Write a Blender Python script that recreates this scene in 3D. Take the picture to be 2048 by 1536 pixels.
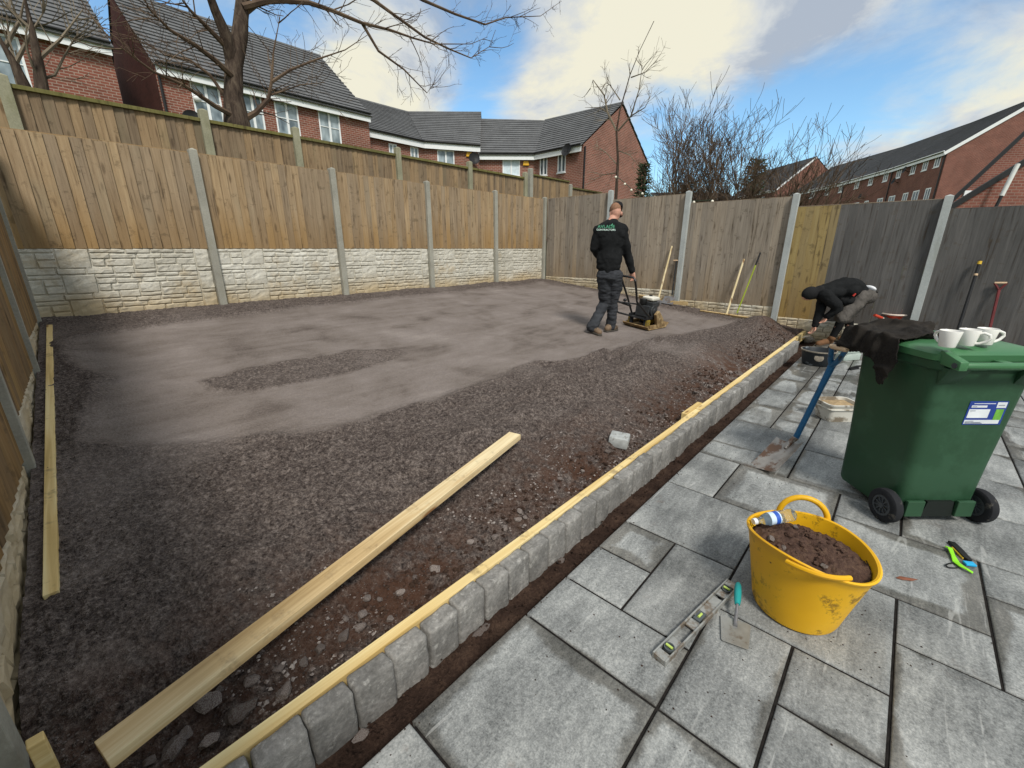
import bpy, bmesh, math, random
import numpy as np
from mathutils import Vector, Matrix, noise as mnoise
R=math.radians
for o in list(bpy.data.objects): bpy.data.objects.remove(o)
scn=bpy.context.scene
COL=scn.collection
# ---------------------------------------------------------------- camera (x runs along the sett edging, y runs towards the long fence)
F_PX=850.;HOR=497.;CX=1024.;CY=768.;CAM_H=1.54
PITCH=math.atan((CY-HOR)/F_PX)
YAW=math.atan(810/math.hypot(F_PX,CY-HOR))
cam=bpy.data.cameras.new('camera'); cam.sensor_width=36; cam.lens=F_PX/2048*36
cam.clip_start=.05; cam.clip_end=2000
co=bpy.data.objects.new('camera',cam); COL.objects.link(co)
co.location=(0,0,CAM_H); co.rotation_euler=(R(90)-PITCH,0,YAW-R(90))
scn.camera=co
scn.render.resolution_x=1024; scn.render.resolution_y=768
# ---------------------------------------------------------------- sky
SUN_EL=R(50); SUN_AZ=R(240)      # azimuth of the sun measured from +x towards +y
w=bpy.data.worlds.new('World'); scn.world=w; w.use_nodes=True
nt=w.node_tree; nt.nodes.clear()
def _n(t,**k):
    n=nt.nodes.new(t)
    for a,b in k.items(): setattr(n,a,b)
    return n
L=nt.links.new
def wmath(op,a,b=None,c=None,clamp=False):
    n=_n('ShaderNodeMath',operation=op); n.use_clamp=clamp
    for i,x in enumerate((a,b,c)):
        if x is None: continue
        if isinstance(x,(int,float)): n.inputs[i].default_value=x
        else: L(x,n.inputs[i])
    return n.outputs[0]
out=_n('ShaderNodeOutputWorld'); bg=_n('ShaderNodeBackground'); bg.inputs[1].default_value=.10
sky=_n('ShaderNodeTexSky',sky_type='NISHITA'); sky.sun_disc=False
sky.sun_elevation=SUN_EL; sky.sun_rotation=R(90)-SUN_AZ; sky.air_density=1.0; sky.dust_density=.6; sky.ozone_density=1.6
tc=_n('ShaderNodeTexCoord')
sep=_n('ShaderNodeSeparateXYZ'); L(tc.outputs['Generated'],sep.inputs[0])
zz=wmath('MAXIMUM',sep.outputs[2],0.0); den=wmath('ADD',zz,.22)
comb=_n('ShaderNodeCombineXYZ'); L(wmath('DIVIDE',sep.outputs[0],den),comb.inputs[0]); L(wmath('DIVIDE',sep.outputs[1],den),comb.inputs[1])
def wnoise(scale,detail,rough,off,dist=0.):
    m=_n('ShaderNodeMapping'); m.inputs['Location'].default_value=off; L(comb.outputs[0],m.inputs[0])
    n=_n('ShaderNodeTexNoise'); n.inputs['Scale'].default_value=scale; n.inputs['Detail'].default_value=detail
    n.inputs['Roughness'].default_value=rough; n.inputs['Distortion'].default_value=dist; L(m.outputs[0],n.inputs['Vector']); return n.outputs['Fac']
n1=wnoise(1.3,10,.6,(3.1,7.7,0),.4); n2=wnoise(2.6,9,.62,(11.3,2.9,4.),.4)
def pxdir(px,py):
    p=PITCH; h=np.array([math.cos(YAW),math.sin(YAW),0]); r=np.array([math.sin(YAW),-math.cos(YAW),0]); z=np.array([0,0,1.])
    d=math.cos(p)*h-math.sin(p)*z+(px-CX)/F_PX*r+(CY-py)/F_PX*(math.cos(p)*z+math.sin(p)*h)
    return d
def blob(px,py,rad,amp):
    d=pxdir(px,py); d=d/np.linalg.norm(d)
    vd=_n('ShaderNodeVectorMath',operation='DISTANCE'); L(tc.outputs['Generated'],vd.inputs[0]); vd.inputs[1].default_value=d
    x=wmath('DIVIDE',vd.outputs['Value'],rad); x=wmath('MULTIPLY',x,x); x=wmath('MULTIPLY',x,-1.); x=wmath('EXPONENT',x)
    return wmath('MULTIPLY',x,amp)
cov=wmath('ADD',wmath('MULTIPLY',wmath('SUBTRACT',n1,.5),2.1),.66)
# clear blue gaps and cloud banks that the photograph shows
for b in [(1010,105,.075,-.6),(945,205,.06,-.55),(560,15,.12,-.6),(220,40,.1,-.5),(1600,215,.09,-.55),(1760,150,.10,-.55),(1930,95,.12,-.6),(1330,330,.14,-.8),(1540,290,.10,-.5),(1830,270,.06,-.25),
          (1350,110,.26,.30),(1650,60,.2,.35),(1850,230,.13,.5),(700,110,.2,.3),(1120,190,.11,.3)]:
    cov=wmath('ADD',cov,blob(*b))
mr=_n('ShaderNodeMapRange'); mr.interpolation_type='SMOOTHSTEP'; L(cov,mr.inputs[0]); mr.inputs[1].default_value=.15; mr.inputs[2].default_value=.8
# cloud tone: cream where thin and sunlit, grey-lilac where thick
tone=wmath('ADD',wmath('MULTIPLY',wmath('SUBTRACT',n2,.5),3.8),.55)
for b in [(1650,70,.24,-.32),(1480,190,.12,-.2),(700,90,.2,.55),(1390,110,.12,.5),(1230,60,.13,.25),(1120,190,.1,.3),(1800,215,.12,.6),(1980,215,.1,.2),(1800,320,.09,-.3),(880,110,.12,-.4)]:
    tone=wmath('ADD',tone,blob(*b))
tone=wmath('MAXIMUM',wmath('MINIMUM',tone,1.),0.)
cr=_n('ShaderNodeValToRGB'); L(tone,cr.inputs[0])
e=cr.color_ramp.elements; e[0].position=0.; e[0].color=(2.75,3.15,3.75,1); e[1].position=1.; e[1].color=(5.6,5.4,4.4,1)
x=e.new(.45); x.color=(4.2,4.4,4.5,1)
skb=_n('ShaderNodeMix',data_type='RGBA',blend_type='MULTIPLY'); skb.inputs[0].default_value=1.; L(sky.outputs[0],skb.inputs[6]); skb.inputs[7].default_value=(.9,1.15,1.2,1)
mx=_n('ShaderNodeMix',data_type='RGBA'); L(mr.outputs[0],mx.inputs[0]); L(skb.outputs[2],mx.inputs[6]); L(cr.outputs[0],mx.inputs[7])
L(mx.outputs[2],bg.inputs[0]); L(bg.outputs[0],out.inputs[0])
# ---------------------------------------------------------------- sun (veiled by cloud)
sl=bpy.data.lights.new('sun','SUN'); sl.energy=2.0; sl.angle=R(13); sl.color=(1,.95,.87)
so=bpy.data.objects.new('sun',sl); COL.objects.link(so)
sd=Vector((math.cos(SUN_EL)*math.cos(SUN_AZ),math.cos(SUN_EL)*math.sin(SUN_AZ),math.sin(SUN_EL)))
so.rotation_euler=sd.to_track_quat('Z','Y').to_euler(); so.location=(0,0,30)
vs=scn.view_settings; vs.view_transform='Standard'; vs.look='None'; vs.gamma=1; vs.exposure=0.66; vs.use_curve_mapping=False
# ---------------------------------------------------------------- pixel helpers (photograph pixels, 2048 wide)
HD=np.array([math.cos(YAW),math.sin(YAW),0]); RT=np.array([math.sin(YAW),-math.cos(YAW),0])
def hz(px,py,z=0.):
    d=pxdir(px,py); t=(z-CAM_H)/d[2]; q=d*t; q[2]+=CAM_H; return Vector(q)
def onV(px,py,V):
    d=pxdir(px,py); q=d*(V/d[1]); q[2]+=CAM_H; return Vector(q)
def onU(px,py,U):
    d=pxdir(px,py); q=d*(U/d[0]); q[2]+=CAM_H; return Vector(q)
def atD(px,py,D):
    d=pxdir(px,py); q=d*(D/(d@HD)); q[2]+=CAM_H; return Vector(q)
def onplane(px,py,P,n):
    d=Vector(pxdir(px,py)); c=Vector((0,0,CAM_H)); t=(Vector(P)-c).dot(n)/d.dot(n); return c+d*t
def sandz(v): return .1+.103*(v-1.22)
def onsand(px,py,dz=0.):
    d=pxdir(px,py); a=.103; c=.1-a*1.22+dz; t=(c-CAM_H)/(d[2]-a*d[1]); q=d*t; q[2]+=CAM_H; return Vector(q)
# ---------------------------------------------------------------- object helpers
W={}
def S(h):
    h=h.lstrip('#'); v=[int(h[i:i+2],16)/255 for i in (0,2,4)]
    return tuple(x/12.92 if x<=.04045 else ((x+.055)/1.055)**2.4 for x in v)+(1,)
def reg(o,M,parent=None):
    COL.objects.link(o); W[o.name]=M.copy(); o.matrix_basis=M
    if parent is not None:
        o.parent=parent; o.matrix_parent_inverse=W[parent.name].inverted()
    return o
def empty(name,loc,label=None,cat=None,group=None):
    o=bpy.data.objects.new(name,None); o.empty_display_size=.1
    reg(o,Matrix.Translation(Vector(loc)))
    tag(o,label,cat,group); return o
def tag(o,label=None,cat=None,group=None,kind=None):
    if label: o['label']=label
    if cat: o['category']=cat
    if group: o['group']=group
    if kind: o['kind']=kind
    return o
def inst(name,me,M,parent=None): return reg(bpy.data.objects.new(name,me),M,parent)
def T(x,y=None,z=None): return Matrix.Translation(Vector((x,y,z)) if y is not None else Vector(x))
def RZ(a): return Matrix.Rotation(a,4,'Z')
def RX(a): return Matrix.Rotation(a,4,'X')
def RY(a): return Matrix.Rotation(a,4,'Y')
def frame(o,x,z=(0,0,1)):
    x=Vector(x).normalized(); z=Vector(z); y=z.cross(x).normalized(); z=x.cross(y)
    m=Matrix.Identity(4)
    for i in range(3): m[i][0]=x[i]; m[i][1]=y[i]; m[i][2]=z[i]; m[i][3]=o[i]
    return m
class MB:
    def __init__(s): s.v=[]; s.f=[]
    def add(s,v,f,M=None):
        b=len(s.v)
        s.v+= [tuple(M@Vector(p)) for p in v] if M is not None else [tuple(p) for p in v]
        s.f+=[tuple(i+b for i in q) for q in f]; return s
    def box(s,c,d,M=None):
        x,y,z=c; a,b,e=d[0]/2,d[1]/2,d[2]/2
        v=[(x+i*a,y+j*b,z+k*e) for k in(-1,1) for j in(-1,1) for i in(-1,1)]
        return s.add(v,[(0,2,3,1),(4,5,7,6),(0,1,5,4),(2,6,7,3),(0,4,6,2),(1,3,7,5)],M)
    def hexa(s,v,M=None): return s.add(v,[(0,3,2,1),(4,5,6,7),(0,1,5,4),(1,2,6,5),(2,3,7,6),(3,0,4,7)],M)
    def beam(s,a,b,wd,ht,up=(0,0,1)):
        a=Vector(a);b=Vector(b); M=frame((a+b)/2,b-a,up); return s.box((0,0,0),((b-a).length,wd,ht),M)
    def tube(s,pts,rad,n=8,cap=True,M=None,closed=False):
        pts=[Vector(p) for p in pts]; k=len(pts)
        if isinstance(rad,(int,float)): rad=[rad]*k
        V=[];Fc=[]; up=None
        for i,p in enumerate(pts):
            if closed: t=pts[(i+1)%k]-pts[i-1]
            else: t=(pts[min(i+1,k-1)]-pts[max(i-1,0)])
            if t.length<1e-9: t=Vector((0,0,1))
            t.normalize()
            if up is None:
                up=Vector((0,0,1)) if abs(t.z)<.9 else Vector((1,0,0))
            a=t.cross(up).normalized() if t.cross(up).length>1e-6 else t.orthogonal().normalized()
            b=a.cross(t).normalized(); up=b
            for j in range(n):
                an=2*math.pi*j/n; V.append(p+(a*math.cos(an)+b*math.sin(an))*rad[i])
        for i in range(k if closed else k-1):
            i2=(i+1)%k
            for j in range(n):
                Fc.append((i*n+j,i*n+(j+1)%n,i2*n+(j+1)%n,i2*n+j))
        if cap and not closed: Fc.append(tuple(range(n-1,-1,-1))); Fc.append(tuple((k-1)*n+j for j in range(n)))
        return s.add(V,Fc,M)
    def lathe(s,prof,n=24,M=None,sx=1.,sy=1.,capb=True,capt=False):
        V=[];Fc=[];k=len(prof)
        for r,z in prof:
            for j in range(n):
                a=2*math.pi*j/n; V.append((r*math.cos(a)*sx,r*math.sin(a)*sy,z))
        for i in range(k-1):
            for j in range(n): Fc.append((i*n+j,i*n+(j+1)%n,(i+1)*n+(j+1)%n,(i+1)*n+j))
        if capb: Fc.append(tuple(range(n-1,-1,-1)))
        if capt: Fc.append(tuple((k-1)*n+j for j in range(n)))
        return s.add(V,Fc,M)
    def cyl(s,a,b,r,n=16): return s.tube([a,b],r,n)
    def ball(s,c,r,n=12,m=8,M=None):
        if isinstance(r,(int,float)): r=(r,r,r)
        V=[(c[0],c[1],c[2]-r[2])];Fc=[]
        for i in range(1,m):
            ph=-math.pi/2+math.pi*i/m
            for j in range(n):
                a=2*math.pi*j/n; V.append((c[0]+r[0]*math.cos(ph)*math.cos(a),c[1]+r[1]*math.cos(ph)*math.sin(a),c[2]+r[2]*math.sin(ph)))
        V.append((c[0],c[1],c[2]+r[2])); t=len(V)-1
        for j in range(n): Fc.append((0,1+(j+1)%n,1+j)); Fc.append((t,t-n+j,t-n+(j+1)%n))
        for i in range(m-2):
            for j in range(n): Fc.append((1+i*n+j,1+i*n+(j+1)%n,1+(i+1)*n+(j+1)%n,1+(i+1)*n+j))
        return s.add(V,Fc,M)
    def prism(s,poly,h,M=None):
        n=len(poly); V=[(x,y,0) for x,y in poly]+[(x,y,h) for x,y in poly]
        return s.add(V,[tuple(range(n-1,-1,-1)),tuple(range(n,2*n))]+[(i,(i+1)%n,n+(i+1)%n,n+i) for i in range(n)],M)
    def mesh(s,name,mat=None,smooth=False,bev=0.,seg=2):
        me=bpy.data.meshes.new(name); me.from_pydata(s.v,[],s.f); me.validate()
        bm=bmesh.new(); bm.from_mesh(me); bmesh.ops.recalc_face_normals(bm,faces=bm.faces)
        if bev:
            ed=[e for e in bm.edges if len(e.link_faces)==2 and e.calc_face_angle(0)>.5]
            bmesh.ops.bevel(bm,geom=ed,offset=bev,segments=seg,affect='EDGES',profile=.5,clamp_overlap=True)
        bm.to_mesh(me); bm.free()
        if mat: me.materials.append(MATS[mat])
        if smooth:
            for p in me.polygons: p.use_smooth=True
            if smooth!='all': 
                try: me.set_sharp_from_angle(angle=R(40))
                except Exception: pass
        return me
    def build(s,name,mat,parent=None,smooth=False,bev=0.,M=None,seg=2):
        return inst(name,s.mesh(name,mat,smooth,bev,seg),M or Matrix.Identity(4),parent)
def part(parent,name,mat,fn,smooth=False,bev=0.,M=None):
    m=MB(); fn(m); return m.build(name,mat,parent,smooth,bev,M)
# ---------------------------------------------------------------- materials
MATS={}
class G:
    def __init__(s,name,rough=.8,spec=.3):
        m=bpy.data.materials.new(name); m.use_nodes=True; s.m=m; s.t=m.node_tree; s.b=s.t.nodes['Principled BSDF']
        s.b.inputs['Roughness'].default_value=rough; s.b.inputs['Specular IOR Level'].default_value=spec; MATS[name]=m
    def n(s,t,**k):
        x=s.t.nodes.new(t)
        for a,b in k.items(): setattr(x,a,b)
        return x
    def l(s,a,b):
        if isinstance(a,(int,float)): b.default_value=a
        elif isinstance(a,tuple): b.default_value=a
        else: s.t.links.new(a,b)
    def co(s,scale=(1,1,1),kind='Object',rand=True):
        tc=s.n('ShaderNodeTexCoord') if kind!='World' else s.n('ShaderNodeNewGeometry')
        src=tc.outputs['Position'] if kind=='World' else tc.outputs[kind]
        mp=s.n('ShaderNodeMapping'); mp.inputs['Scale'].default_value=scale
        if rand and kind=='Object':
            oi=s.n('ShaderNodeObjectInfo'); mu=s.n('ShaderNodeMath',operation='MULTIPLY'); mu.inputs[1].default_value=57.
            s.l(oi.outputs['Random'],mu.inputs[0]); s.l(mu.outputs[0],mp.inputs['Location'])
        s.l(src,mp.inputs[0]); return mp.outputs[0]
    def rnd(s): return s.n('ShaderNodeObjectInfo').outputs['Random']
    def noise(s,v,scale,detail=3,rough=.55,dist=0.):
        x=s.n('ShaderNodeTexNoise'); x.inputs['Scale'].default_value=scale; x.inputs['Detail'].default_value=detail
        x.inputs['Roughness'].default_value=rough; x.inputs['Distortion'].default_value=dist; s.l(v,x.inputs['Vector']); return x.outputs['Fac']
    def voro(s,v,scale,feature='F1'):
        x=s.n('ShaderNodeTexVoronoi',feature=feature); x.inputs['Scale'].default_value=scale; s.l(v,x.inputs['Vector']); return x.outputs['Distance']
    def ma(s,op,a,b=0.,clamp=False):
        x=s.n('ShaderNodeMath',operation=op); x.use_clamp=clamp; s.l(a,x.inputs[0]); s.l(b,x.inputs[1]); return x.outputs[0]
    def step(s,v,a,b,lo=0.,hi=1.):
        x=s.n('ShaderNodeMapRange'); x.interpolation_type='SMOOTHSTEP'; s.l(v,x.inputs[0])
        for i,q in enumerate((a,b,lo,hi)): x.inputs[i+1].default_value=q
        return x.outputs[0]
    def ramp(s,f,st):
        x=s.n('ShaderNodeValToRGB'); s.l(f,x.inputs[0]); e=x.color_ramp.elements
        e[0].position,e[0].color=st[0][0],S(st[0][1]); e[1].position,e[1].color=st[-1][0],S(st[-1][1])
        for p,c in st[1:-1]: q=e.new(p); q.color=S(c)
        return x.outputs[0]
    def mix(s,f,a,b,bt='MIX'):
        x=s.n('ShaderNodeMix',data_type='RGBA',blend_type=bt); s.l(f,x.inputs[0])
        for i,q in ((6,a),(7,b)): s.l(S(q) if isinstance(q,str) else q,x.inputs[i])
        return x.outputs[2]
    def hsv(s,c,h=.5,sa=1.,v=1.):
        x=s.n('ShaderNodeHueSaturation'); s.l(h,x.inputs[0]); s.l(sa,x.inputs[1]); s.l(v,x.inputs[2]); s.l(c,x.inputs[4]); return x.outputs[0]
    def col(s,c): s.l(S(c) if isinstance(c,str) else c,s.b.inputs['Base Color']); return s
    def rough(s,r): s.l(r,s.b.inputs['Roughness']); return s
    def bump(s,h,st=.5,d=.01,prev=None):
        x=s.n('ShaderNodeBump'); x.inputs['Strength'].default_value=st; x.inputs['Distance'].default_value=d; s.l(h,x.inputs['Height'])
        if prev: s.l(prev,x.inputs['Normal'])
        s.l(x.outputs[0],s.b.inputs['Normal']); return x.outputs[0]
def flat(name,c,rough=.6,spec=.4,var=.12,ns=8.,metal=0.,dirt=None,bump=.0):
    g=G(name,rough,spec); v=g.co(); n=g.noise(v,ns,4)
    c0=g.hsv(S(c) if isinstance(c,str) else c,.5,1.,g.step(n,.25,.75,1-var,1+var))
    if dirt:
        d=g.noise(v,dirt[1],5,.65); c0=g.mix(g.step(d,dirt[2],dirt[2]+.12),c0,dirt[0])
    g.col(c0); g.rough(g.step(n,.2,.8,max(0,rough-.1),min(1,rough+.1))); g.b.inputs['Metallic'].default_value=metal
    if bump: g.bump(g.noise(v,ns*6,4),bump,.004)
    return g
def wood(name,stops,foot=None,green=None,rough=.85,bumpd=.004,knots=.5,footz=(.0,.5),vvar=.2):
    g=G(name,rough,.15); v=g.co((1,1,1)); vg=g.co((34,34,1.6)); 
    n=g.noise(vg,1.,5,.6,.4); big=g.noise(g.co((5,5,1.1)),1.,3,.5)
    c=g.ramp(g.ma('ADD',g.ma('MULTIPLY',n,.65),g.ma('MULTIPLY',big,.35)),stops)
    if foot:
        tc=g.n('ShaderNodeTexCoord'); sp=g.n('ShaderNodeSeparateXYZ'); g.l(tc.outputs['Object'],sp.inputs[0])
        hgt=g.ma('ADD',sp.outputs[2],g.ma('MULTIPLY',g.ma('SUBTRACT',g.noise(g.co((3,3,.5)),1.,3),.5),1.3))
        c=g.mix(g.step(hgt,footz[0],footz[1],.7,0.),c,foot)
    if green:
        c=g.mix(g.step(g.noise(g.co((2.5,2.5,1.)),1.,4,.6),.52,.75,0.,.55),c,green)
    k=g.voro(g.co((9,9,2.3)),1.)
    c=g.mix(g.step(k,.07,.21,knots,0.),c,'#3a2a1c')
    c=g.mix(g.step(n,.30,.42,.6,0.),c,'#40342a'); c=g.mix(g.step(g.noise(g.co((7,7,9)),1.,5,.7),.56,.68,0.,.45),c,'#4f4333')
    r=g.rnd(); c=g.hsv(c,.5,g.step(r,0,1,.9,1.06),g.step(r,0.,1.,1-vvar,1+vvar))
    g.col(c); g.bump(n,.6,bumpd); return g
wood('fence_wood',[(.25,'#6a5945'),(.42,'#8c785e'),(.58,'#9e896d'),(.78,'#b5a083')],foot='#8f734c',green='#857a64',footz=(-.05,.7),vvar=.14)
wood('fence_wood_side',[(.25,'#5d4a33'),(.5,'#846b4b'),(.78,'#9c8260')],green='#6d6a42')
wood('fence_wood_back',[(.25,'#645340'),(.5,'#87735a'),(.78,'#a08b6f')],foot='#7d5f3c',green='#716850',footz=(-.1,.55))
wood('fence_wood_grey',[(.25,'#6b6255'),(.45,'#8d8274'),(.6,'#9d9283'),(.78,'#b0a595')],foot='#927d60',footz=(-.4,.9),vvar=.14)
wood('fence_wood_tan',[(.25,'#7b6a4c'),(.5,'#978358'),(.78,'#ab9a6e')],foot='#917445',footz=(-.2,1.2),vvar=.08)
wood('fence_paint',[(.25,'#454443'),(.5,'#5d5b59'),(.78,'#726f6c')],foot='#5c5753',footz=(-.3,.6),vvar=.1,knots=.3)
wood('capping',[(.25,'#4c4a2c'),(.5,'#66623c'),(.78,'#7a7350')],green='#5d6434')
def lumber(name,stops,axis=0,rough=.7,knots=.85,dirt=.25):
    g=G(name,rough,.25); sc=[30,30,30]; sc[axis]=1.; v=g.co(tuple(sc)); n=g.noise(v,1.,4,.55,.8)
    sc2=[7,7,7]; sc2[axis]=.7; wv=g.noise(g.co(tuple(sc2)),1.,2)
    c=g.ramp(g.ma('ADD',g.ma('MULTIPLY',n,.5),g.ma('MULTIPLY',wv,.5)),stops)
    sk=[11,11,11]; sk[axis]=2.6; k=g.voro(g.co(tuple(sk)),1.); c=g.mix(g.step(k,.09,.2,knots,0.),c,'#7a4f2a')
    d=g.noise(g.co((6,6,6)),1.,5,.7); c=g.mix(g.step(d,.56,.7,0.,dirt),c,'#6d5a45')
    g.col(c); g.bump(n,.3,.002); return g
lumber('plank_wood',[(.34,'#a3875a'),(.48,'#cbb184'),(.62,'#e6d6ae')],dirt=.4)
lumber('timber_wood',[(.34,'#b99a5c'),(.48,'#dcc185'),(.62,'#eedca6')],dirt=.6)
lumber('timber_wood_y',[(.3,'#c9a878'),(.5,'#e4c596'),(.7,'#f0d9ae')],axis=1,dirt=.7,knots=.5)
lumber('rake_wood',[(.3,'#cbb586'),(.5,'#e2cfa4'),(.7,'#efe0bb')],axis=2,dirt=.15)
lumber('rake_board',[(.3,'#8f774f'),(.5,'#b2986c'),(.7,'#c4ad80')],axis=1,dirt=.4)
# concrete
def concrete(name,c1,c2,stain='#8c8067',fine=60.):
    g=G(name,.9,.2); v=g.co(); a=g.noise(v,3.,5,.6); f=g.noise(v,fine,3,.6)
    c=g.ramp(g.ma('ADD',g.ma('MULTIPLY',a,.6),g.ma('MULTIPLY',f,.4)),[(.3,c1),(.7,c2)])
    c=g.mix(g.step(g.noise(g.co((6,6,1.5)),1.,5,.65),.53,.72,0.,.5),c,stain)
    g.col(c); g.bump(f,.5,.004); return g
concrete('post_concrete','#858379','#aaa89c','#7f7a5e'); concrete('post_concrete_light','#9ba09f','#b9bdba','#8d8f86'); concrete('post_concrete_moss','#7d7b66','#a29f88','#6d6d47')
g=G('rock_face',.9,.2); v=g.co(kind='World'); a=g.noise(v,2.2,4,.6); f=g.noise(v,45.,4,.6)
sp=g.n('ShaderNodeSeparateXYZ'); g.l(g.n('ShaderNodeNewGeometry').outputs['Position'],sp.inputs[0])
c=g.ramp(g.ma('ADD',g.ma('MULTIPLY',a,.55),g.ma('MULTIPLY',f,.45)),[(.3,'#aaa698'),(.5,'#c4c0b3'),(.7,'#d8d6cc')])
hh=g.ma('ADD',g.ma('SUBTRACT',sp.outputs[2],g.ma('MULTIPLY',sp.outputs[1],.103)),g.ma('MULTIPLY',g.noise(v,1.3,4,.6),.7))
c=g.mix(g.step(hh,.25,.72,.8,0.),c,'#b09a72'); c=g.mix(g.step(g.noise(v,1.7,5,.7),.55,.75,0.,.6),c,'#a8936c')
g.col(c); g.bump(f,.5,.006)
# soils
g=G('sand',.95,.15); v=g.co(kind='World',rand=False); f=g.noise(v,95.,4,.7); f2=g.noise(v,38.,3,.6); a=g.noise(v,1.6,4,.6,.5); md=g.noise(v,9.,4,.65)
at=g.n('ShaderNodeAttribute'); at.attribute_name='pack'; pk=at.outputs['Fac']
loose=g.ramp(g.ma('ADD',g.ma('MULTIPLY',f,.48),g.ma('ADD',g.ma('MULTIPLY',md,.14),g.ma('MULTIPLY',f2,.38))),[(.38,'#292321'),(.47,'#51483f'.replace('3f','44')),(.54,'#6d635d'),(.63,'#928780')])
pack=g.ramp(g.ma('ADD',g.ma('MULTIPLY',f,.25),g.ma('ADD',g.ma('MULTIPLY',a,.45),g.ma('MULTIPLY',g.noise(g.co((1.2,5,1),kind='World'),1.,5,.65,.6),.3))),[(.36,'#574e49'),(.47,'#786f69'),(.56,'#847b76'),(.68,'#988f89')])
c=g.mix(g.ma('MULTIPLY',pk,.88),loose,pack)
at2=g.n('ShaderNodeAttribute'); at2.attribute_name='red'; c=g.mix(g.ma('MULTIPLY',at2.outputs['Fac'],g.step(md,.36,.58,0.,.9)),c,'#4c3427')
g.col(c); b=g.bump(f2,.8,.02); 
bb=g.n('ShaderNodeBump'); bb.inputs['Distance'].default_value=.012; g.l(f,bb.inputs['Height']); g.l(g.ma('SUBTRACT',1.,g.ma('MULTIPLY',pk,.75)),bb.inputs['Strength']); g.l(b,bb.inputs['Normal']); g.l(bb.outputs[0],g.b.inputs['Normal'])
g=G('soil',.97,.1); v=g.co(kind='World',rand=False); f=g.noise(v,70.,5,.7); a=g.noise(v,9.,4,.6)
g.col(g.ramp(g.ma('ADD',g.ma('MULTIPLY',f,.5),g.ma('MULTIPLY',a,.5)),[(.3,'#231a16'),(.5,'#3d2f28'),(.7,'#5a483c')])); g.bump(f,.9,.015)
g=G('tub_soil',.97,.1); v=g.co(kind='World',rand=False); f=g.noise(v,90.,5,.7); a=g.noise(v,16.,4,.6)
g.col(g.ramp(g.ma('ADD',g.ma('MULTIPLY',f,.5),g.ma('MULTIPLY',a,.5)),[(.3,'#372a25'),(.5,'#5a463d'),(.7,'#77614f')])); g.bump(f,.9,.015)
g=G('grass',.95,.1); v=g.co(kind='World',rand=False); f=g.noise(v,6.,5,.7); g.col(g.ramp(f,[(.3,'#3c4425'),(.5,'#5a6236'),(.7,'#726f48')]))
g=G('joint_bed',.95,.1); v=g.co(kind='World',rand=False); g.col(g.ramp(g.noise(v,30.,4),[(.3,'#161514'),(.7,'#2c2927')]))
# slabs
g=G('slab',.55,.35); v=g.co(); vw=g.co(kind='World',rand=False)
sp1=g.noise(v,75.,5,.75); st=g.noise(g.co((3,14,3)),1.,5,.65,.7); big=g.noise(v,2.2,4,.6); gr=g.noise(v,160.,2,.7)
c=g.ramp(g.ma('ADD',g.ma('MULTIPLY',sp1,.30),g.ma('ADD',g.ma('MULTIPLY',gr,.18),g.ma('ADD',g.ma('MULTIPLY',st,.20),g.ma('MULTIPLY',big,.32)))),[(.40,'#545655'),(.465,'#757776'),(.53,'#919391'),(.61,'#b4b5b2')])
r=g.rnd(); c=g.hsv(c,.5,1.,g.step(r,0,1,.84,1.1))
ea=g.n('ShaderNodeAttribute'); ea.attribute_name='edge'
dn=g.noise(vw,7.,5,.65); dw=g.noise(vw,1.1,3,.5)
dist=g.ma('ADD',ea.outputs['Fac'],g.ma('MULTIPLY',g.ma('SUBTRACT',dn,.5),.09))
reach=g.step(g.ma('ADD',dw,g.ma('MULTIPLY',g.ma('SUBTRACT',r,.5),.35)),.40,.80,-.025,.075)
wet=g.step(g.ma('SUBTRACT',dist,reach),-.012,.018,1.,0.)
sx=g.n('ShaderNodeSeparateXYZ'); g.l(vw,sx.inputs[0])
wet=g.ma('MULTIPLY',wet,1.); far=g.step(g.ma('ADD',sx.outputs[0],g.ma('MULTIPLY',sx.outputs[1],.9)),4.2,6.2,0.,1.)
pud=g.step(g.noise(g.co((.9,1.5,1),kind='World'),1.4,5,.55,.4),.52,.56,0.,1.)
wet=g.ma('MAXIMUM',wet,g.ma('MULTIPLY',far,pud))
c=g.mix(g.ma('MULTIPLY',wet,.8),c,g.mix(1.,c,'#a8a29a','MULTIPLY'))
mud=g.step(g.noise(vw,2.7,5,.7),.60,.72,0.,.55); c=g.mix(g.ma('MULTIPLY',mud,g.step(dn,.42,.6)),c,'#6b5849')
spk=g.step(g.voro(vw,26.),.03,.07,1.,0.); c=g.mix(g.ma('MULTIPLY',spk,g.step(dw,.45,.6)),c,'#4a3f37')
scr=g.step(g.noise(g.co((1.,9.,1),kind='World'),1.5,3,.5,1.5),.66,.72,0.,.3); c=g.mix(scr,c,'#ccccc8')
g.col(c); g.rough(g.step(wet,0,1,.62,.3)); g.bump(g.ma('ADD',sp1,g.ma('MULTIPLY',gr,.5)),.25,.0025)
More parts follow.
